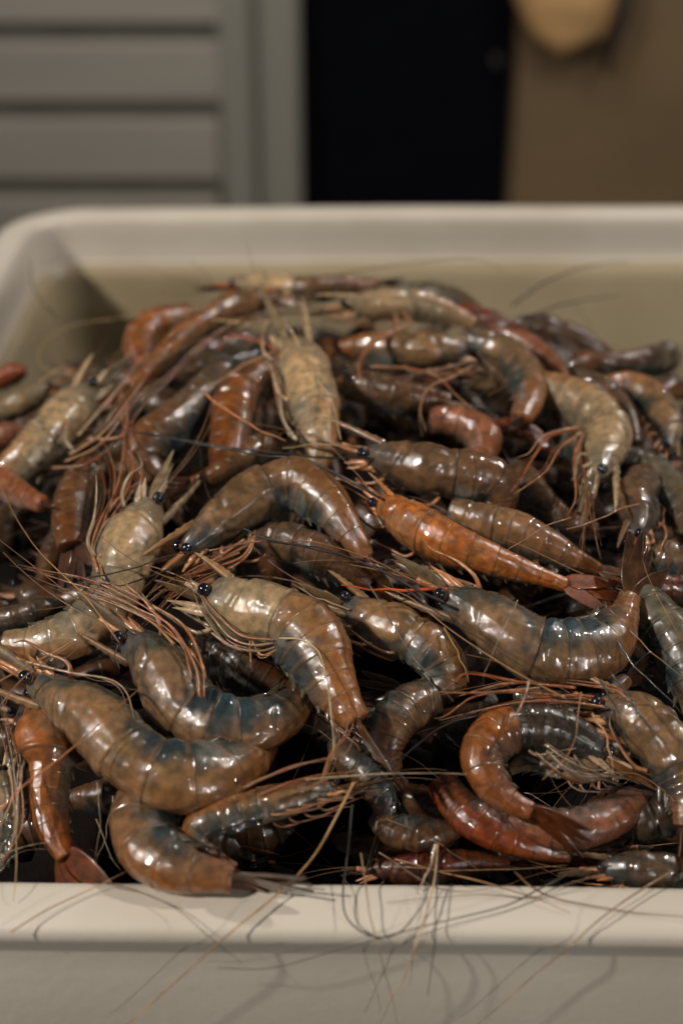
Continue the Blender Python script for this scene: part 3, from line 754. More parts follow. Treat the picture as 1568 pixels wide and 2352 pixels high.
prawn('prawn', 'large grey prawn on the right with glassy eye, dark blue belly and raised tail', [(1018, 1362), (1085, 1398), (1152, 1442), (1225, 1488), (1305, 1500), (1378, 1482), (1422, 1428), (1446, 1368)],
      78, 'R', 14, 'grey', [1.6, 1.7, 1.7, 1.6, 1.5, 1.5, 1.5, 1.5], sc_=.42, legs=2, ant=0, res=1.6, fan=1.1, bright=1.2, rostrum=1.2,
      prof=[(0, .42), (.08, .58), (.2, .84), (.33, .95), (.45, 1.0), (.58, 1.02), (.7, .95), (.82, .66), (.9, .46), (1, .34)],
      traced=[([(1085, 1345), (1010, 1318), (950, 1298), (895, 1285)], 9, .4, (.32, .19, .10))],
      antennae=[([(1020, 1385), (940, 1345), (850, 1300), (740, 1262), (600, 1240)], 7, .8, BK), ([(1300, 1604), (1180, 1540), (1040, 1450), (950, 1380), (880, 1345)], 4, 1.4, (.30, .17, .08)),
                ([(850, 1345), (890, 1420), (950, 1510), (1042, 1612)], 4, 1.6, (.10, .08, .06)), ([(930, 1350), (1010, 1410), (1110, 1475), (1260, 1570)], 4, 1.5, BK),
                ([(1030, 1350), (940, 1355), (850, 1352), (785, 1342)], 9, .3, (.40, .07, .02)), ([(1190, 1380), (1160, 1440), (1110, 1545)], 3, 1.7, (.2, .15, .09))])
prawn('prawn', 'pale olive prawn half hidden between the two thick ones, its beak pointing left', [(790, 1388), (860, 1428), (935, 1462), (1000, 1505), (1025, 1560), (980, 1595), (920, 1590)],
      64, 'L', -8, 'olive', [.5, .7, .8, .7, .3, 0, -.2], sc_=.46, legs=6, ant=0, res=1.3, bright=1.2, legcol=LB, rostrum=1.15,
      antennae=[([(1020, 1440), (1050, 1500), (1080, 1570)], 5, 1.0, (.22, .13, .03)), ([(800, 1400), (720, 1370), (670, 1340)], 5, .5, (.2, .14, .09))])
prawn('prawn', 'orange brown prawn curled into a C at the lower right, tail below its belly', [(1395, 1735), (1310, 1690), (1225, 1672), (1150, 1685), (1108, 1735), (1125, 1795), (1175, 1842), (1222, 1862)],
      62, 'R', 4, 'orange', [.8, 1.0, 1.1, 1.2, 1.3, 1.3, 1.2, 1.2], sc_=.44, cpal='dark', legs=4, ant=0, res=1.5, fan=1.25, bright=.72, fold=-.15, legcol=LP,  # dark head shield palette stands in for the shadow lying on it
      traced=[([(1250, 1710), (1300, 1745), (1350, 1768), (1400, 1768)], 7, .8, LP), ([(1255, 1725), (1300, 1765), (1350, 1785), (1398, 1775)], 7, .8, LP), ([(1230, 1730), (1290, 1780), (1340, 1795), (1370, 1792)], 8, .7, (.4, .22, .1))],
      antennae=[([(1332, 1590), (1322, 1680), (1300, 1740), (1245, 1790)], 4, 1.6, (.28, .14, .08)), ([(1358, 1640), (1390, 1695), (1402, 1740), (1408, 1778)], 5, 1.4, (.36, .22, .12))])
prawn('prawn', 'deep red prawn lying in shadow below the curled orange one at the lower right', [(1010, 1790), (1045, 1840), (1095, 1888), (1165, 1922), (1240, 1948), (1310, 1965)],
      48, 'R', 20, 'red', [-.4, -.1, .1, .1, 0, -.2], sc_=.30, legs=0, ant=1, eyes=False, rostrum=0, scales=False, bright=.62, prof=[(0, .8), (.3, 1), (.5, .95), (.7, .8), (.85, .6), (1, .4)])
prawn('prawn', 'rusty pink prawn with pale bands, curled under the C shaped one at the lower right', [(1180, 1862), (1225, 1888), (1285, 1905), (1345, 1900), (1400, 1880), (1450, 1850), (1500, 1840)],
      48, 'R', 12, 'pink', [.2, .4, .4, .4, .3, .2, -.2], sc_=.25, legs=0, ant=1, eyes=False, rostrum=0, scales=False, bright=.6, prof=[(0, .8), (.3, 1), (.5, 1), (.7, .95), (.85, .8), (1, .5)])
prawn('prawn', 'greenish prawn at the right edge, bundle of orange legs above the C shaped one', [(1375, 1618), (1430, 1640), (1490, 1678), (1545, 1740), (1580, 1820), (1570, 1900)],
      76, 'L', 18, 'olive', [1.0, 1.2, 1.3, 1.2, 1.0, .8], sc_=.62, legs=6, ant=0, res=1.4, bright=1.0, legcol=LO, rostrum=.8,
      traced=[([(1400, 1610), (1330, 1598), (1210, 1606), (1140, 1622), (1100, 1640)], 9, .5, LR), ([(1390, 1625), (1300, 1612), (1200, 1612), (1100, 1632), (1010, 1655)], 7, .7, LO),
              ([(1320, 1580), (1200, 1568), (1075, 1548), (1040, 1570), (1015, 1588)], 8, 1.2, LR), ([(1240, 1580), (1120, 1590), (1060, 1592), (985, 1590)], 6, 1.2, LO),
              ([(1215, 1562), (1205, 1600), (1185, 1640), (1165, 1652)], 8, 1.7, (.5, .34, .22)), ([(1300, 1600), (1180, 1590), (1090, 1600), (1030, 1640), (1008, 1650)], 8, 1.0, (.5, .2, .08)),
              ([(1200, 1568), (1150, 1572), (1100, 1585), (1050, 1600)], 8, 1.0, (.5, .28, .15)), ([(1470, 1640), (1420, 1590), (1350, 1575), (1300, 1568)], 10, 1.0, (.42, .2, .1))],
      antennae=[([(1375, 1560), (1420, 1640), (1435, 1720)], 5, 1.7, BK), ([(1400, 1545), (1470, 1640), (1530, 1720), (1545, 1800)], 5, 1.8, BK), ([(1400, 1600), (1480, 1610), (1568, 1660)], 4, 1.5, (.2, .12, .06)),
                ([(1100, 1640), (1000, 1680), (900, 1770), (860, 1850)], 4, .8, BK)])
prawn('prawn', 'blue black prawn with glittering ridge at the right edge, beside the raised tail', [(1440, 1360), (1478, 1400), (1525, 1448), (1562, 1505), (1590, 1580), (1600, 1650)],
      62, 'L', 24, 'blue', [.6, .8, .9, .9, .7, .4], sc_=.36, legs=0, ant=1, eyes=False, rostrum=0, scales=False, bright=1.25, prof=[(0, .7), (.2, 1), (.5, 1), (.8, .8), (1, .5)],
      antennae=[([(1390, 1430), (1450, 1520), (1568, 1640)], 6, 1.4, BK), ([(1400, 1400), (1480, 1480), (1568, 1560)], 4, 1.4, (.2, .12, .06))])
prawn('prawn', 'dark prawn head with an orange spot in the bottom right corner beside the rim', [(1378, 1998), (1430, 1998), (1500, 2000), (1570, 2008), (1640, 2010)],
      46, 'L', 10, 'dark', [.3, .4, .5, .4, .2], sc_=.62, legs=4, ant=0, bright=1.7, rostrum=1.3,
      antennae=[([(1420, 1990), (1330, 2000), (1240, 2040), (1150, 2082), (960, 2132), (780, 2182), (620, 2224), (500, 2226)], 4, .8, (.06, .045, .03)), ([(1380, 2010), (1280, 2040), (1220, 2062), (1100, 2056), (888, 2072)], 3, .8, (.1, .07, .04)),
                ([(1600, 1968), (1568, 1988), (1480, 2040), (1380, 2110), (1260, 2216), (1090, 2358)], 5, .8, (.26, .18, .11)), ([(1180, 2000), (1240, 2050), (1380, 2086), (1580, 2106)], 4, .8, (.16, .09, .05))])
prawn('prawn', 'orange prawn pointing tail down at the lower left, under the bow shaped one', [(160, 1625), (118, 1680), (118, 1735), (112, 1795), (112, 1855), (126, 1910), (155, 1968)],
      86, 'R', 20, 'orange', [.2, .5, .6, .5, .4, .4, .4], sc_=.40, legs=0, ant=0, res=1.4, eyes=False, rostrum=0, scales=False, bright=.85, fan=1.15,
      prof=[(0, .7), (.15, .95), (.3, .98), (.4, .86), (.46, .60), (.6, .56), (.75, .48), (.9, .38), (1, .3)],
      antennae=[([(225, 1800), (228, 1900), (215, 1985)], 3, .8, (.2, .15, .1)), ([(20, 1760), (36, 1900), (32, 2070)], 4, 1.4, (.36, .24, .14))])
prawn('prawn', 'pale green prawn at the lower left edge behind a fringe of thin legs', [(10, 1770), (-5, 1840), (-12, 1910), (-30, 1980), (-60, 2020)],
      60, 'R', -20, 'pale', [.4, .5, .5, .4, .3], sc_=.55, legs=6, ant=0, bright=.6, legcol=LP,
      traced=[([(20, 1960), (40, 1880), (30, 1760), (10, 1640), (20, 1600)], 6, .8, LP), ([(5, 1980), (50, 1900), (48, 1800), (25, 1680), (0, 1600)], 5, .8, LO), ([(0, 1900), (30, 1820), (12, 1720), (0, 1660)], 7, .6, LP)],
      antennae=[([(-5, 1965), (60, 1945), (110, 1938)], 3, .8, (.3, .24, .16)), ([(20, 2142), (130, 2080), (230, 2035), (330, 1975)], 4, .6, (.34, .2, .1)), ([(-5, 2010), (40, 1960), (110, 1950)], 3, .6, (.2, .15, .1)),
                ([(240, 2030), (320, 2046), (400, 2086), (480, 2150), (556, 2216)], 3, .5, (.12, .07, .04))])
prawn('prawn', 'blue and cream prawn head up on the left with a swollen pale head shield', [(350, 1155), (318, 1205), (288, 1265), (272, 1335), (240, 1405), (178, 1452), (95, 1478), (10, 1480)],
      74, 'L', 16, 'pale', [1.2, 1.3, 1.3, .9, .5, .4, .4, .3], sc_=.42, legs=4, ant=0, res=1.4, bright=.95, rostrum=1.7, legcol=LP,
      prof=[(0, .42), (.1, .66), (.22, .98), (.34, 1.0), (.42, .84), (.5, .80), (.62, .84), (.78, .74), (.9, .58), (1, .45)],
      traced=[([(225, 1315), (212, 1260), (228, 1200), (268, 1120), (285, 1020), (278, 930), (268, 870)], 8, .6, LO), ([(235, 1330), (225, 1240), (255, 1160), (262, 1080), (232, 1000)], 7, .6, (.45, .25, .14)),
              ([(250, 1200), (285, 1140), (305, 1080), (300, 1010), (310, 950)], 7, .8, (.42, .16, .08)), ([(230, 1280), (245, 1180), (300, 1120), (325, 1100), (322, 1050)], 7, .7, LO), ([(215, 1300), (205, 1240), (240, 1150), (230, 1060), (218, 1010)], 6, .2, LB)],
      antennae=[([(345, 1175), (330, 1240), (240, 1330), (190, 1400)], 4, .2, BK)])
prawn('prawn', 'brown amber tail bending over beside the orange legs at upper left', [(525, 835), (488, 890), (440, 940), (388, 985), (345, 1015), (330, 1058), (360, 1100)],
      56, 'R', 14, 'grey', [.2, .3, .4, .6, .7, .2, -.6], sc_=.30, legs=0, ant=1, eyes=False, rostrum=0, scales=False, bright=.75, prof=[(0, .7), (.3, .85), (.5, .9), (.7, 1.0), (.85, .9), (1, .6)])
prawn('prawn', 'orange edged prawn hanging tail down just left of the upright pale one', [(650, 858), (588, 880), (552, 930), (540, 990), (530, 1050), (520, 1105)],
      62, 'R', 26, 'orange', [.2, .4, .4, .3, .1, -.2], sc_=.32, legs=0, ant=0, eyes=False, rostrum=0, scales=False, bright=.6, prof=[(0, .8), (.3, 1), (.5, 1.05), (.8, .9), (1, .7)])
prawn('prawn', 'upright pale green prawn near the top centre, beak up and white glare on its side', [(668, 785), (690, 840), (712, 905), (728, 965), (735, 1030), (720, 1080)],
      68, 'L', 4, 'pale', [1.6, 1.6, 1.6, 1.4, 1.0, .3], sc_=.66, legs=4, ant=0, res=1.4, bright=1.15, legcol=LP, rostrum=1.2,
      traced=[([(665, 1000), (640, 930), (632, 850), (628, 780), (618, 735)], 8, .4, LP), ([(680, 1010), (650, 960), (640, 880), (634, 800), (625, 730)], 8, .6, (.5, .4, .3)),
              ([(632, 800), (590, 782), (540, 772), (515, 785), (498, 805)], 8, .4, LR)],
      antennae=[([(665, 750), (720, 850), (765, 930), (780, 1010)], 5, .8, (.4, .3, .17)), ([(640, 800), (560, 840), (470, 895), (395, 952)], 4, .5, (.4, .26, .15)), ([(470, 905), (540, 955), (600, 990), (656, 1012)], 5, 1.0, (.5, .22, .1)),
                ([(560, 800), (640, 730), (700, 680), (770, 635), (860, 612), (960, 603), (1060, 592), (1120, 600), (1158, 622)], 4, .2, (.10, .07, .04)), ([(340, 845), (440, 790), (560, 740), (700, 678)], 5, .9, (.10, .05, .03))])
prawn('prawn', 'long tan prawn sloping down left from the crest to the orange ball shaped tail', [(640, 690), (590, 692), (530, 712), (470, 745), (410, 790), (350, 845), (305, 890)],
      42, 'R', 30, 'amber', [1.0, 1.0, 1.0, 1.0, .9, .7, .5], sc_=.4, legs=6, ant=0, bright=1.0, legcol=LB, rostrum=.7,
      traced=[([(600, 720), (520, 750), (440, 820), (380, 880), (300, 960)], 9, .5, LB), ([(640, 740), (560, 740), (460, 790), (400, 850), (330, 900)], 10, .2, (.4, .24, .12))],
      antennae=[([(640, 748), (540, 740), (422, 722), (330, 720), (200, 740), (120, 770), (90, 810), (98, 845), (150, 862)], 4, .3, (.40, .27, .13)), ([(128, 726), (92, 690), (74, 652), (70, 600)], 4, 0, (.12, .1, .05))])
prawn('prawn', 'smooth orange tail bulging up at the upper left slope like a ball', [(440, 728), (395, 742), (350, 760), (325, 795), (335, 840)],
      50, 'R', 20, 'orange', [-.6, -.1, .1, .1, -.3], sc_=.3, legs=0, ant=0, eyes=False, rostrum=0, scales=False, bright=.85, swim=False, fan=.5, prof=[(0, .7), (.3, .95), (.5, 1), (.8, .8), (1, .4)])
prawn('prawn', 'pale tan prawn on the left slope, eye and legs towards the upper right', [(212, 892), (165, 950), (112, 1008), (62, 1055), (5, 1095), (-50, 1130)],
      62, 'R', 8, 'pale', [1.2, 1.2, 1.2, 1.1, .9, .6], sc_=.52, legs=6, ant=0, res=1.2, bright=.95, legcol=LP,
      traced=[([(165, 1030), (150, 1000), (165, 930), (170, 880)], 9, .9, (.55, .45, .35)), ([(160, 1045), (240, 990), (310, 900), (360, 830), (395, 780)], 9, .7, (.42, .25, .13)), ([(150, 1060), (230, 1020), (300, 930), (350, 880)], 8, .6, (.4, .22, .11)),
              ([(180, 1000), (230, 940), (280, 880), (340, 800)], 9, .9, (.45, .3, .17)), ([(200, 1010), (280, 1000), (290, 940), (270, 880)], 8, .6, LO), ([(120, 1075), (200, 1065), (270, 1010), (330, 930)], 9, .3, LB)],
      antennae=[([(240, 870), (300, 820), (380, 790), (440, 740)], 5, .5, BK), ([(95, 985), (200, 985), (300, 990)], 3, 1.2, (.1, .05, .03))])
prawn('prawn', 'rosy tail with a pointed fan at the left edge below the pale tan prawn', [(-60, 1050), (-20, 1085), (20, 1118), (60, 1142), (100, 1160)],
      42, 'L', 20, 'pink', [.9, .9, .9, .9, .9], sc_=.25, legs=0, ant=0, eyes=False, rostrum=0, scales=False, bright=.85, fan=.8, prof=[(0, 1), (.5, .95), (.8, .7), (1, .5)])
prawn('prawn', 'dull brown prawn back with an orange edge showing between the legs at left', [(245, 1070), (205, 1100), (180, 1145), (165, 1200), (170, 1260)],
      55, 'R', 25, 'amber', [-.4, -.2, -.1, -.2, -.5], sc_=.3, legs=0, ant=0, eyes=False, rostrum=0, scales=False, bright=.6, prof=[(0, .9), (.5, 1), (1, .7)])
prawn('prawn', 'greenish belly with pale folded legs inside the curl of the C shaped prawn', [(1405, 1770), (1340, 1768), (1275, 1752), (1215, 1748), (1170, 1770)],
      40, 'R', -50, 'pale', [.2, .4, .4, .3, .1], sc_=.45, legs=8, ant=1, bright=.62, eyes=False, rostrum=0, scales=False, legcol=LP)
# --- crest
prawn('prawn', 'dark blurred prawn at the upper right behind the bent one, lying level', [(1180, 740), (1230, 752), (1290, 770), (1350, 792), (1400, 815)],
      38, 'L', 20, 'brown', [.2, .1, 0, 0, -.2], sc_=.4, legs=2, ant=1, bright=.7, eyes=False, rostrum=0, scales=False,
      antennae=[([(1180, 700), (1250, 650), (1330, 615), (1440, 600)], 4, 0, BK), ([(1230, 720), (1330, 690), (1420, 680)], 4, 0, BK)])
prawn('prawn', 'dark blurred prawn at the far right behind the arched one', [(1560, 815), (1500, 828), (1440, 835), (1380, 828), (1320, 812)],
      40, 'R', 20, 'dark', [0, 0, 0, 0, -.2], sc_=.4, legs=2, ant=1, bright=1.3, eyes=False, rostrum=0, scales=False)
prawn('prawn', 'dim rusty prawn between the arched one and the head down one', [(1310, 860), (1350, 880), (1400, 920), (1440, 970), (1460, 1020)],
      40, 'L', 20, 'brown', [.2, .3, .3, .2, 0], sc_=.4, legs=2, ant=1, bright=.9, eyes=False, rostrum=0, scales=False)
prawn('prawn', 'blurred tan prawn along the very top, its red eyed head at the left', [(532, 655), (590, 655), (650, 660), (720, 664), (800, 655), (870, 652)],
      33, 'L', 14, 'brown', [.6, .6, .5, .3, .1, -.1], sc_=.42, legs=4, ant=1, bright=1.7, cpal='pale', legcol=LR, rostrum=.4)
prawn('prawn', 'dim teal prawn back behind the bluish one at the top of the heap', [(900, 668), (950, 672), (1010, 680), (1060, 696), (1110, 720)],
      32, 'L', 14, 'blue', [.2, .2, .2, .1, 0], sc_=.4, legs=0, ant=1, bright=1.2, eyes=False, rostrum=0, scales=False)
prawn('prawn', 'tan prawn back in the dark between the orange edged prawn and the arched one', [(640, 1000), (600, 1030), (560, 1060), (500, 1090), (440, 1110)],
      40, 'R', 20, 'amber', [.2, .3, .3, .3, .2], sc_=.3, legs=0, ant=1, bright=.6, eyes=False, rostrum=0, scales=False)
prawn('prawn', 'brown prawn lying level at the left edge above the bow shaped one', [(150, 1540), (100, 1500), (40, 1490), (-30, 1500)],
      50, 'R', 20, 'brown', [0, .1, .1, 0], sc_=.3, legs=0, ant=1, bright=.8, eyes=False, rostrum=0, scales=False)
prawn('prawn', 'grey prawn sunk under the legs between the large grey and the greenish one', [(1180, 1590), (1240, 1610), (1310, 1620), (1380, 1600), (1440, 1560)],
      46, 'R', 20, 'grey', [.0, .2, .3, .2, 0], sc_=.35, legs=0, ant=1, bright=.7, eyes=False, rostrum=0, scales=False)
prawn('prawn', 'shadowy prawn with a pale belly below the tail of the thick olive one', [(760, 1700), (800, 1740), (850, 1790), (880, 1850), (870, 1910)],
      46, 'R', -20, 'brown', [-.3, 0, .1, 0, -.2], sc_=.4, legs=6, ant=1, bright=.7, eyes=False, rostrum=0, scales=False)
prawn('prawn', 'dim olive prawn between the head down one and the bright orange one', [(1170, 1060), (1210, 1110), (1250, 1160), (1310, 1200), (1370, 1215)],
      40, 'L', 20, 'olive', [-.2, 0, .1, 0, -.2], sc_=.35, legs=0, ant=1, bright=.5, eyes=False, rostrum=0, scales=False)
prawn('prawn', 'dark prawn in the lower right corner behind the one with the orange spot', [(1420, 1905), (1480, 1890), (1540, 1870), (1600, 1850)],
      52, 'L', 20, 'dark', [-.2, 0, .1, 0], sc_=.4, legs=2, ant=1, bright=1.1, eyes=False, rostrum=0, scales=False)
prawn('prawn', 'bluish prawn along the crest at top centre with a dark eye and drooping orange legs', [(790, 705), (850, 700), (915, 698), (975, 704), (1035, 720), (1090, 745)],
      40, 'L', 10, 'pale', [1.2, 1.2, 1.1, .8, .5, .2], sc_=.5, legs=6, ant=0, bright=.9, legcol=LO,
      traced=[([(925, 715), (940, 745), (880, 770), (840, 800), (822, 850), (842, 895)], 8, .8, LO), ([(910, 720), (905, 760), (860, 790), (835, 820), (820, 868)], 8, .7, LO)],
      antennae=[([(790, 715), (640, 722), (480, 735)], 6, .3, (.14, .08, .04))])
prawn('prawn', 'blurred rusty tail on the crest at the right of the bluish prawn', [(1010, 715), (1060, 722), (1110, 735), (1160, 748), (1205, 758)],
      30, 'L', 20, 'red', [.2, .3, .3, .2, 0], sc_=.3, legs=0, ant=0, eyes=False, rostrum=0, scales=False, bright=.45)
prawn('prawn', 'tan prawn below the crest with thin legs curling down over dark gaps', [(1075, 808), (1020, 806), (960, 806), (890, 800), (830, 795), (780, 800)],
      46, 'R', 6, 'olive', [1.0, 1.0, .8, .5, .2, -.2], sc_=.50, legs=6, ant=0, bright=1.15, legcol=LO, rostrum=.3, scales=False,
      traced=[([(1085, 840), (1040, 865), (985, 890), (965, 940), (978, 990)], 7, .9, (.48, .26, .15)), ([(850, 842), (930, 845), (1000, 862), (1045, 905), (1092, 945)], 7, .9, (.46, .24, .13)), ([(1080, 830), (1000, 850), (900, 870), (820, 872)], 6, .6, LB)])
prawn('prawn', 'prawn bent downward at upper right with a teal blue patch and amber back', [(1070, 790), (1120, 800), (1170, 822), (1208, 868), (1212, 918), (1192, 962)],
      46, 'L', 16, 'grey', [.8, 1.0, 1.2, 1.3, 1.3, 1.2], sc_=.3, legs=2, ant=0, res=1.2, bright=1.2, eyes=False, rostrum=0, scales=False, fold=.5, fan=.5, prof=[(0, .9), (.3, 1), (.6, 1), (.85, .8), (1, .6)])
prawn('prawn', 'blurred amber prawn sloping down behind the bent one at the upper right', [(1120, 768), (1170, 778), (1225, 805), (1275, 850), (1310, 900)],
      36, 'L', 30, 'pink', [.5, .6, .6, .5, .3], sc_=.4, legs=0, ant=1, bright=.6, rostrum=.5)
prawn('prawn', 'pale prawn at the right hanging head down, beak pointing straight down and legs splayed left', [(1372, 1095), (1385, 1045), (1392, 992), (1355, 940), (1290, 905), (1225, 880), (1170, 870)],
      60, 'R', 12, 'pale', [2.0, 2.1, 2.1, 1.9, 1.5, 1.1, .6], sc_=.40, legs=4, ant=0, res=1.3, bright=.95, legcol=LP, rostrum=1.5,
      traced=[([(1320, 985), (1265, 1000), (1225, 1050), (1195, 1100), (1172, 1130)], 8, .2, LR), ([(1325, 1000), (1285, 1030), (1255, 1080), (1210, 1115), (1180, 1135)], 7, .3, (.5, .22, .1)), ([(1345, 985), (1330, 1040), (1345, 1120), (1340, 1220), (1335, 1275)], 7, .2, LB),
              ([(1335, 1000), (1318, 1060), (1322, 1140), (1305, 1180)], 8, .1, LO), ([(1330, 980), (1250, 1000), (1215, 1040), (1188, 1050)], 7, .5, LO), ([(1350, 990), (1345, 1080), (1355, 1180), (1370, 1240)], 7, .1, (.3, .14, .08))],
      antennae=[([(1310, 1190), (1250, 1210), (1200, 1240), (1150, 1275)], 3, .4, (.3, .15, .07)), ([(1470, 1160), (1420, 1170), (1370, 1195), (1300, 1215)], 5, .3, (.3, .15, .08))])
prawn('prawn', 'arched grey prawn at the far right edge of the slope with pink inside the curl', [(1528, 1035), (1530, 975), (1498, 915), (1445, 885), (1395, 888), (1350, 905)],
      42, 'R', 10, 'grey', [1.2, 1.2, 1.2, 1.0, .7, .3], sc_=.45, legs=6, ant=0, bright=1.4, legcol=LO, rostrum=.6)
prawn('prawn', 'navy blue prawn with white glints at the right edge below the arched one', [(1415, 1055), (1465, 1072), (1515, 1105), (1555, 1160), (1580, 1230)],
      48, 'L', 20, 'blue', [1.2, 1.3, 1.3, 1.2, .9], sc_=.3, legs=0, ant=0, eyes=False, rostrum=0, scales=False, bright=1.1, prof=[(0, .8), (.3, 1), (.6, 1), (1, .6)])
prawn('prawn', 'dark round headed prawn pointing down near the right edge, below the navy one', [(1462, 1240), (1470, 1190), (1462, 1140), (1500, 1100), (1560, 1110)],
      56, 'L', 30, 'brown', [1.0, 1.2, 1.3, .8, .2], sc_=.55, legs=4, ant=1, bright=1.1, rostrum=.8)
prawn('prawn', 'rosy pink curled prawn glowing in the gap at the upper right centre', [(985, 968), (1030, 965), (1080, 980), (1112, 1010), (1095, 1050), (1050, 1060)],
      44, 'L', 25, 'pink', [.6, .7, .8, .8, .3, 0], sc_=.3, legs=0, ant=0, eyes=False, rostrum=0, scales=False, bright=.78, prof=[(0, .7), (.3, .95), (.6, 1), (1, .6)])
prawn('prawn', 'shadowy brown tail lying level in the dark hollow right of the upright pale prawn', [(790, 880), (850, 895), (915, 912), (975, 920), (1030, 930)],
      48, 'L', 30, 'brown', [.1, .2, .3, .2, 0], sc_=.3, legs=0, ant=1, eyes=False, rostrum=0, scales=False, bright=1.0, prof=[(0, .8), (.4, 1), (.8, .8), (1, .6)])
prawn('prawn', 'thin rusty tail under the bent prawn at the upper right', [(1110, 985), (1150, 982), (1190, 985), (1230, 1000), (1255, 1030)],
      24, 'L', 10, 'red', [.2, .3, .3, .2, 0], sc_=.3, legs=0, ant=0, eyes=False, rostrum=0, scales=False, bright=.5)
prawn('prawn', 'greyish prawn back between the two long ones at the bottom centre', [(1000, 1600), (945, 1622), (900, 1660), (880, 1715), (890, 1770)],
      58, 'L', 20, 'brown', [.2, .4, .5, .2, -.2], sc_=.35, legs=0, ant=1, eyes=False, rostrum=0, scales=False, bright=1.15, prof=[(0, .8), (.3, 1), (.7, .9), (1, .6)])
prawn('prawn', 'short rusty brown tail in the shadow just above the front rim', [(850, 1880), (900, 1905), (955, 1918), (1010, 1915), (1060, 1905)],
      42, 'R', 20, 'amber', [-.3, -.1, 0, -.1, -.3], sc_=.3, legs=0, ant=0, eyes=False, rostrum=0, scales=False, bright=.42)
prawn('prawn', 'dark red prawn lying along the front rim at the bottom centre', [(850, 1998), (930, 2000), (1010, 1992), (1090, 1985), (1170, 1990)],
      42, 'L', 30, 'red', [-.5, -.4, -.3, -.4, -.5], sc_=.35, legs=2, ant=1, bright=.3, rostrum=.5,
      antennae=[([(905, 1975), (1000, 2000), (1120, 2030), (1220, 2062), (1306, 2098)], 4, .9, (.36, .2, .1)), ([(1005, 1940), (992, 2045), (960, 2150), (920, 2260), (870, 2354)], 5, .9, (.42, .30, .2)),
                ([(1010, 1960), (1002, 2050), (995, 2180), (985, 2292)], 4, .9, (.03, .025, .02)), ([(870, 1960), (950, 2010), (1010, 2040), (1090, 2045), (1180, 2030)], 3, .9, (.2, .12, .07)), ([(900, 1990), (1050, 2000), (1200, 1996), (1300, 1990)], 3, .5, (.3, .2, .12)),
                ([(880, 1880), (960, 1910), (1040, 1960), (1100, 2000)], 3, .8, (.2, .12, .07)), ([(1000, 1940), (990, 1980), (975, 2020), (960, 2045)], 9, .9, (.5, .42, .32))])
prawn('prawn', 'dim tail sunk in the gap between the U shaped and the thick olive prawn', [(420, 1478), (480, 1500), (545, 1530), (610, 1560), (670, 1600)],
      58, 'L', 20, 'dark', [-.5, -.3, -.2, -.3, -.5], sc_=.35, legs=0, ant=0, eyes=False, rostrum=0, scales=False, bright=1.2)
prawn('prawn', 'dark wet prawn with fine glints lying under the arch in the centre', [(580, 1235), (650, 1245), (725, 1270), (790, 1308), (850, 1345)],
      54, 'L', 35, 'brown', [.2, .4, .5, .3, 0], sc_=.4, legs=2, ant=1, eyes=False, rostrum=0, bright=.95)
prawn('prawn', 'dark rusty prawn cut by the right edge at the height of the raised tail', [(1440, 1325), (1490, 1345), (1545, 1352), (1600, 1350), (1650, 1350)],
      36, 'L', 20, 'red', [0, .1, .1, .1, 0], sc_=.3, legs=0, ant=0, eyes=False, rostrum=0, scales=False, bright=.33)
prawn('prawn', 'shaded brown tail at the left edge above the blue tail', [(150, 1385), (105, 1400), (55, 1418), (0, 1428), (-60, 1430)],
      36, 'R', 20, 'dark', [.1, .2, .2, .1, 0], sc_=.3, legs=0, ant=1, eyes=False, rostrum=0, scales=False, bright=1.4)
prawn('prawn', 'blurred grey prawn at the far left of the heap with a red speck above it', [(118, 888), (70, 915), (20, 940), (-30, 965), (-80, 990)],
      34, 'R', 10, 'pale', [.5, .6, .6, .5, .3], sc_=.5, legs=4, ant=1, bright=.7)
prawn('prawn', 'blurred red tail tip sticking up at the left edge of the heap', [(60, 850), (30, 858), (0, 872), (-35, 890)],
      27, 'R', 20, 'red', [-.4, -.4, -.5, -.8], sc_=.3, legs=0, ant=0, eyes=False, rostrum=0, scales=False, bright=.9, swim=False, fan=.4)
prawn('prawn', 'small tan prawn at the left edge between the grey one and the pale tan one', [(60, 985), (20, 1000), (-20, 1015), (-60, 1030)],
      34, 'R', 10, 'pink', [.8, .8, .8, .6], sc_=.4, legs=0, ant=0, bright=.6, eyes=False, rostrum=0, scales=False)
prawn('prawn', 'blurred orange tail fan poking up on the far right slope', [(1290, 850), (1335, 840), (1385, 832), (1430, 825)],
      30, 'L', 10, 'orange', [-.5, -.5, -.6, -.8], sc_=.3, legs=0, ant=0, bright=.42, eyes=False, rostrum=0, scales=False, swim=False, fan=.9)
prawn('prawn', 'blurred rusty prawn bit at the right edge of the crest', [(1500, 905), (1540, 890), (1590, 890), (1640, 900)],
      32, 'R', 10, 'orange', [-.5, -.4, -.4, -.5], sc_=.3, legs=0, ant=0, bright=.45, eyes=False, rostrum=0, scales=False)
prawn('prawn', 'amber brown prawn in the shade right of the pale head down prawn', [(1250, 930), (1300, 985), (1340, 1050), (1360, 1120)],
      40, 'L', 10, 'brown', [.0, .0, -.1, -.3], sc_=.3, legs=0, ant=0, bright=.7, eyes=False, rostrum=0, scales=False)
prawn('prawn', 'dull green prawn at the right edge under the round headed one', [(1490, 1260), (1530, 1285), (1575, 1300), (1620, 1300)],
      50, 'L', 10, 'grey', [.3, .4, .4, .3], sc_=.3, legs=0, ant=0, bright=.8, eyes=False, rostrum=0, scales=False)
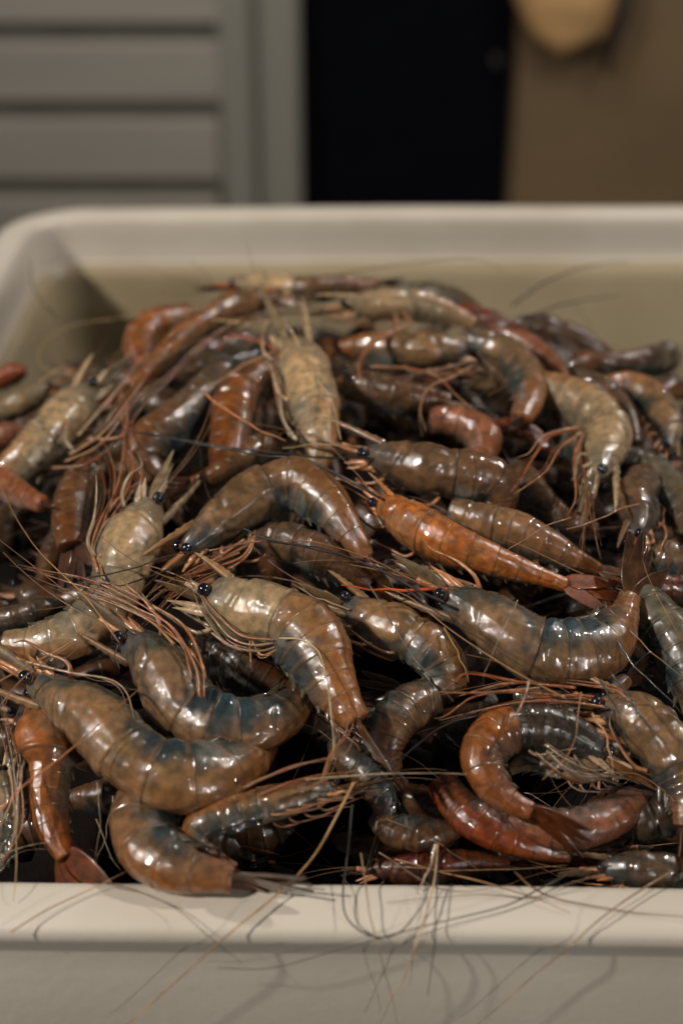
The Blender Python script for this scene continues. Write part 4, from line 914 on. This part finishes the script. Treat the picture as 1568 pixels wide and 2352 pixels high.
# ------------------------------------------------------------------ half buried prawns: three kinds, copied through the lower layer
GB = 'half buried prawns in the shadow between the top ones'
LBL = 'dim wet prawn half buried in the dark gaps below the top layer'
T0 = [prawn('prawn', LBL, [(700, 1300), (765, 1325), (830, 1340), (890, 1350), (950, 1375), (990, 1420)], 56, 'L', 30, 'brown', -1, sc_=.42, legs=10, ant=2, res=.6, group=GB, seed=1, bright=.75),  # low pigment brightness on these three paints in the shade of the gaps
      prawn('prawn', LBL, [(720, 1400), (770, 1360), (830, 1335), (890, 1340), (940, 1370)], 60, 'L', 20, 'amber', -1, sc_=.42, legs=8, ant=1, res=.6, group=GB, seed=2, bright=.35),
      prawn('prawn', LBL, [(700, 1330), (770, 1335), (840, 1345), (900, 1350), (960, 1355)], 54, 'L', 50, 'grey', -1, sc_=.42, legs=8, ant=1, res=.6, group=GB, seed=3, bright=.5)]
def copy_tree(o, parent=None):
    c = o.copy(); COL.objects.link(c)
    c.parent = parent
    for ch in list(o.children): copy_tree(ch, c)
    return c
used = [0, 0, 0]; k = 0
for j in range(11):
    for i in range(10):
        v = 1.0 + j * 2.7 + rng.uniform(-.8, .8)
        wd = 8.5 + v * .16
        x = -wd + (2 * wd + 1.5) * (i + .5 * (j % 2)) / 9.5 + rng.uniform(-.6, .6)
        z = mound(x, v) - 2.3 + rng.uniform(-.5, .3)
        if v < 4: z -= .3
        if x < -12.5: continue
        q = k % 3; k += 1
        o = T0[q] if not used[q] else copy_tree(T0[q]); used[q] = 1
        o.location = Vector((x, v + .6, z - 1.0)) * CM
        sl = (mound(x, v + 1) - mound(x, v - 1)) / 2
        rx, ry, rz = -.45 + math.atan(sl) * .8 + rng.uniform(-.2, .2), rng.uniform(-.25, .25), rng.uniform(0, 6.28)
        if v < 7.5: rz = (0 if rz < 3.1 else math.pi) + rng.uniform(-.2, .2); ry *= .5     # along the wall where the tray ends
        elif x < -9: rz = math.pi / 2 * (1 if rz < 3.1 else -1) + rng.uniform(-.2, .2)
        if v < 2.4: o.location.y += .012
        o.rotation_euler = (rx, ry, rz)
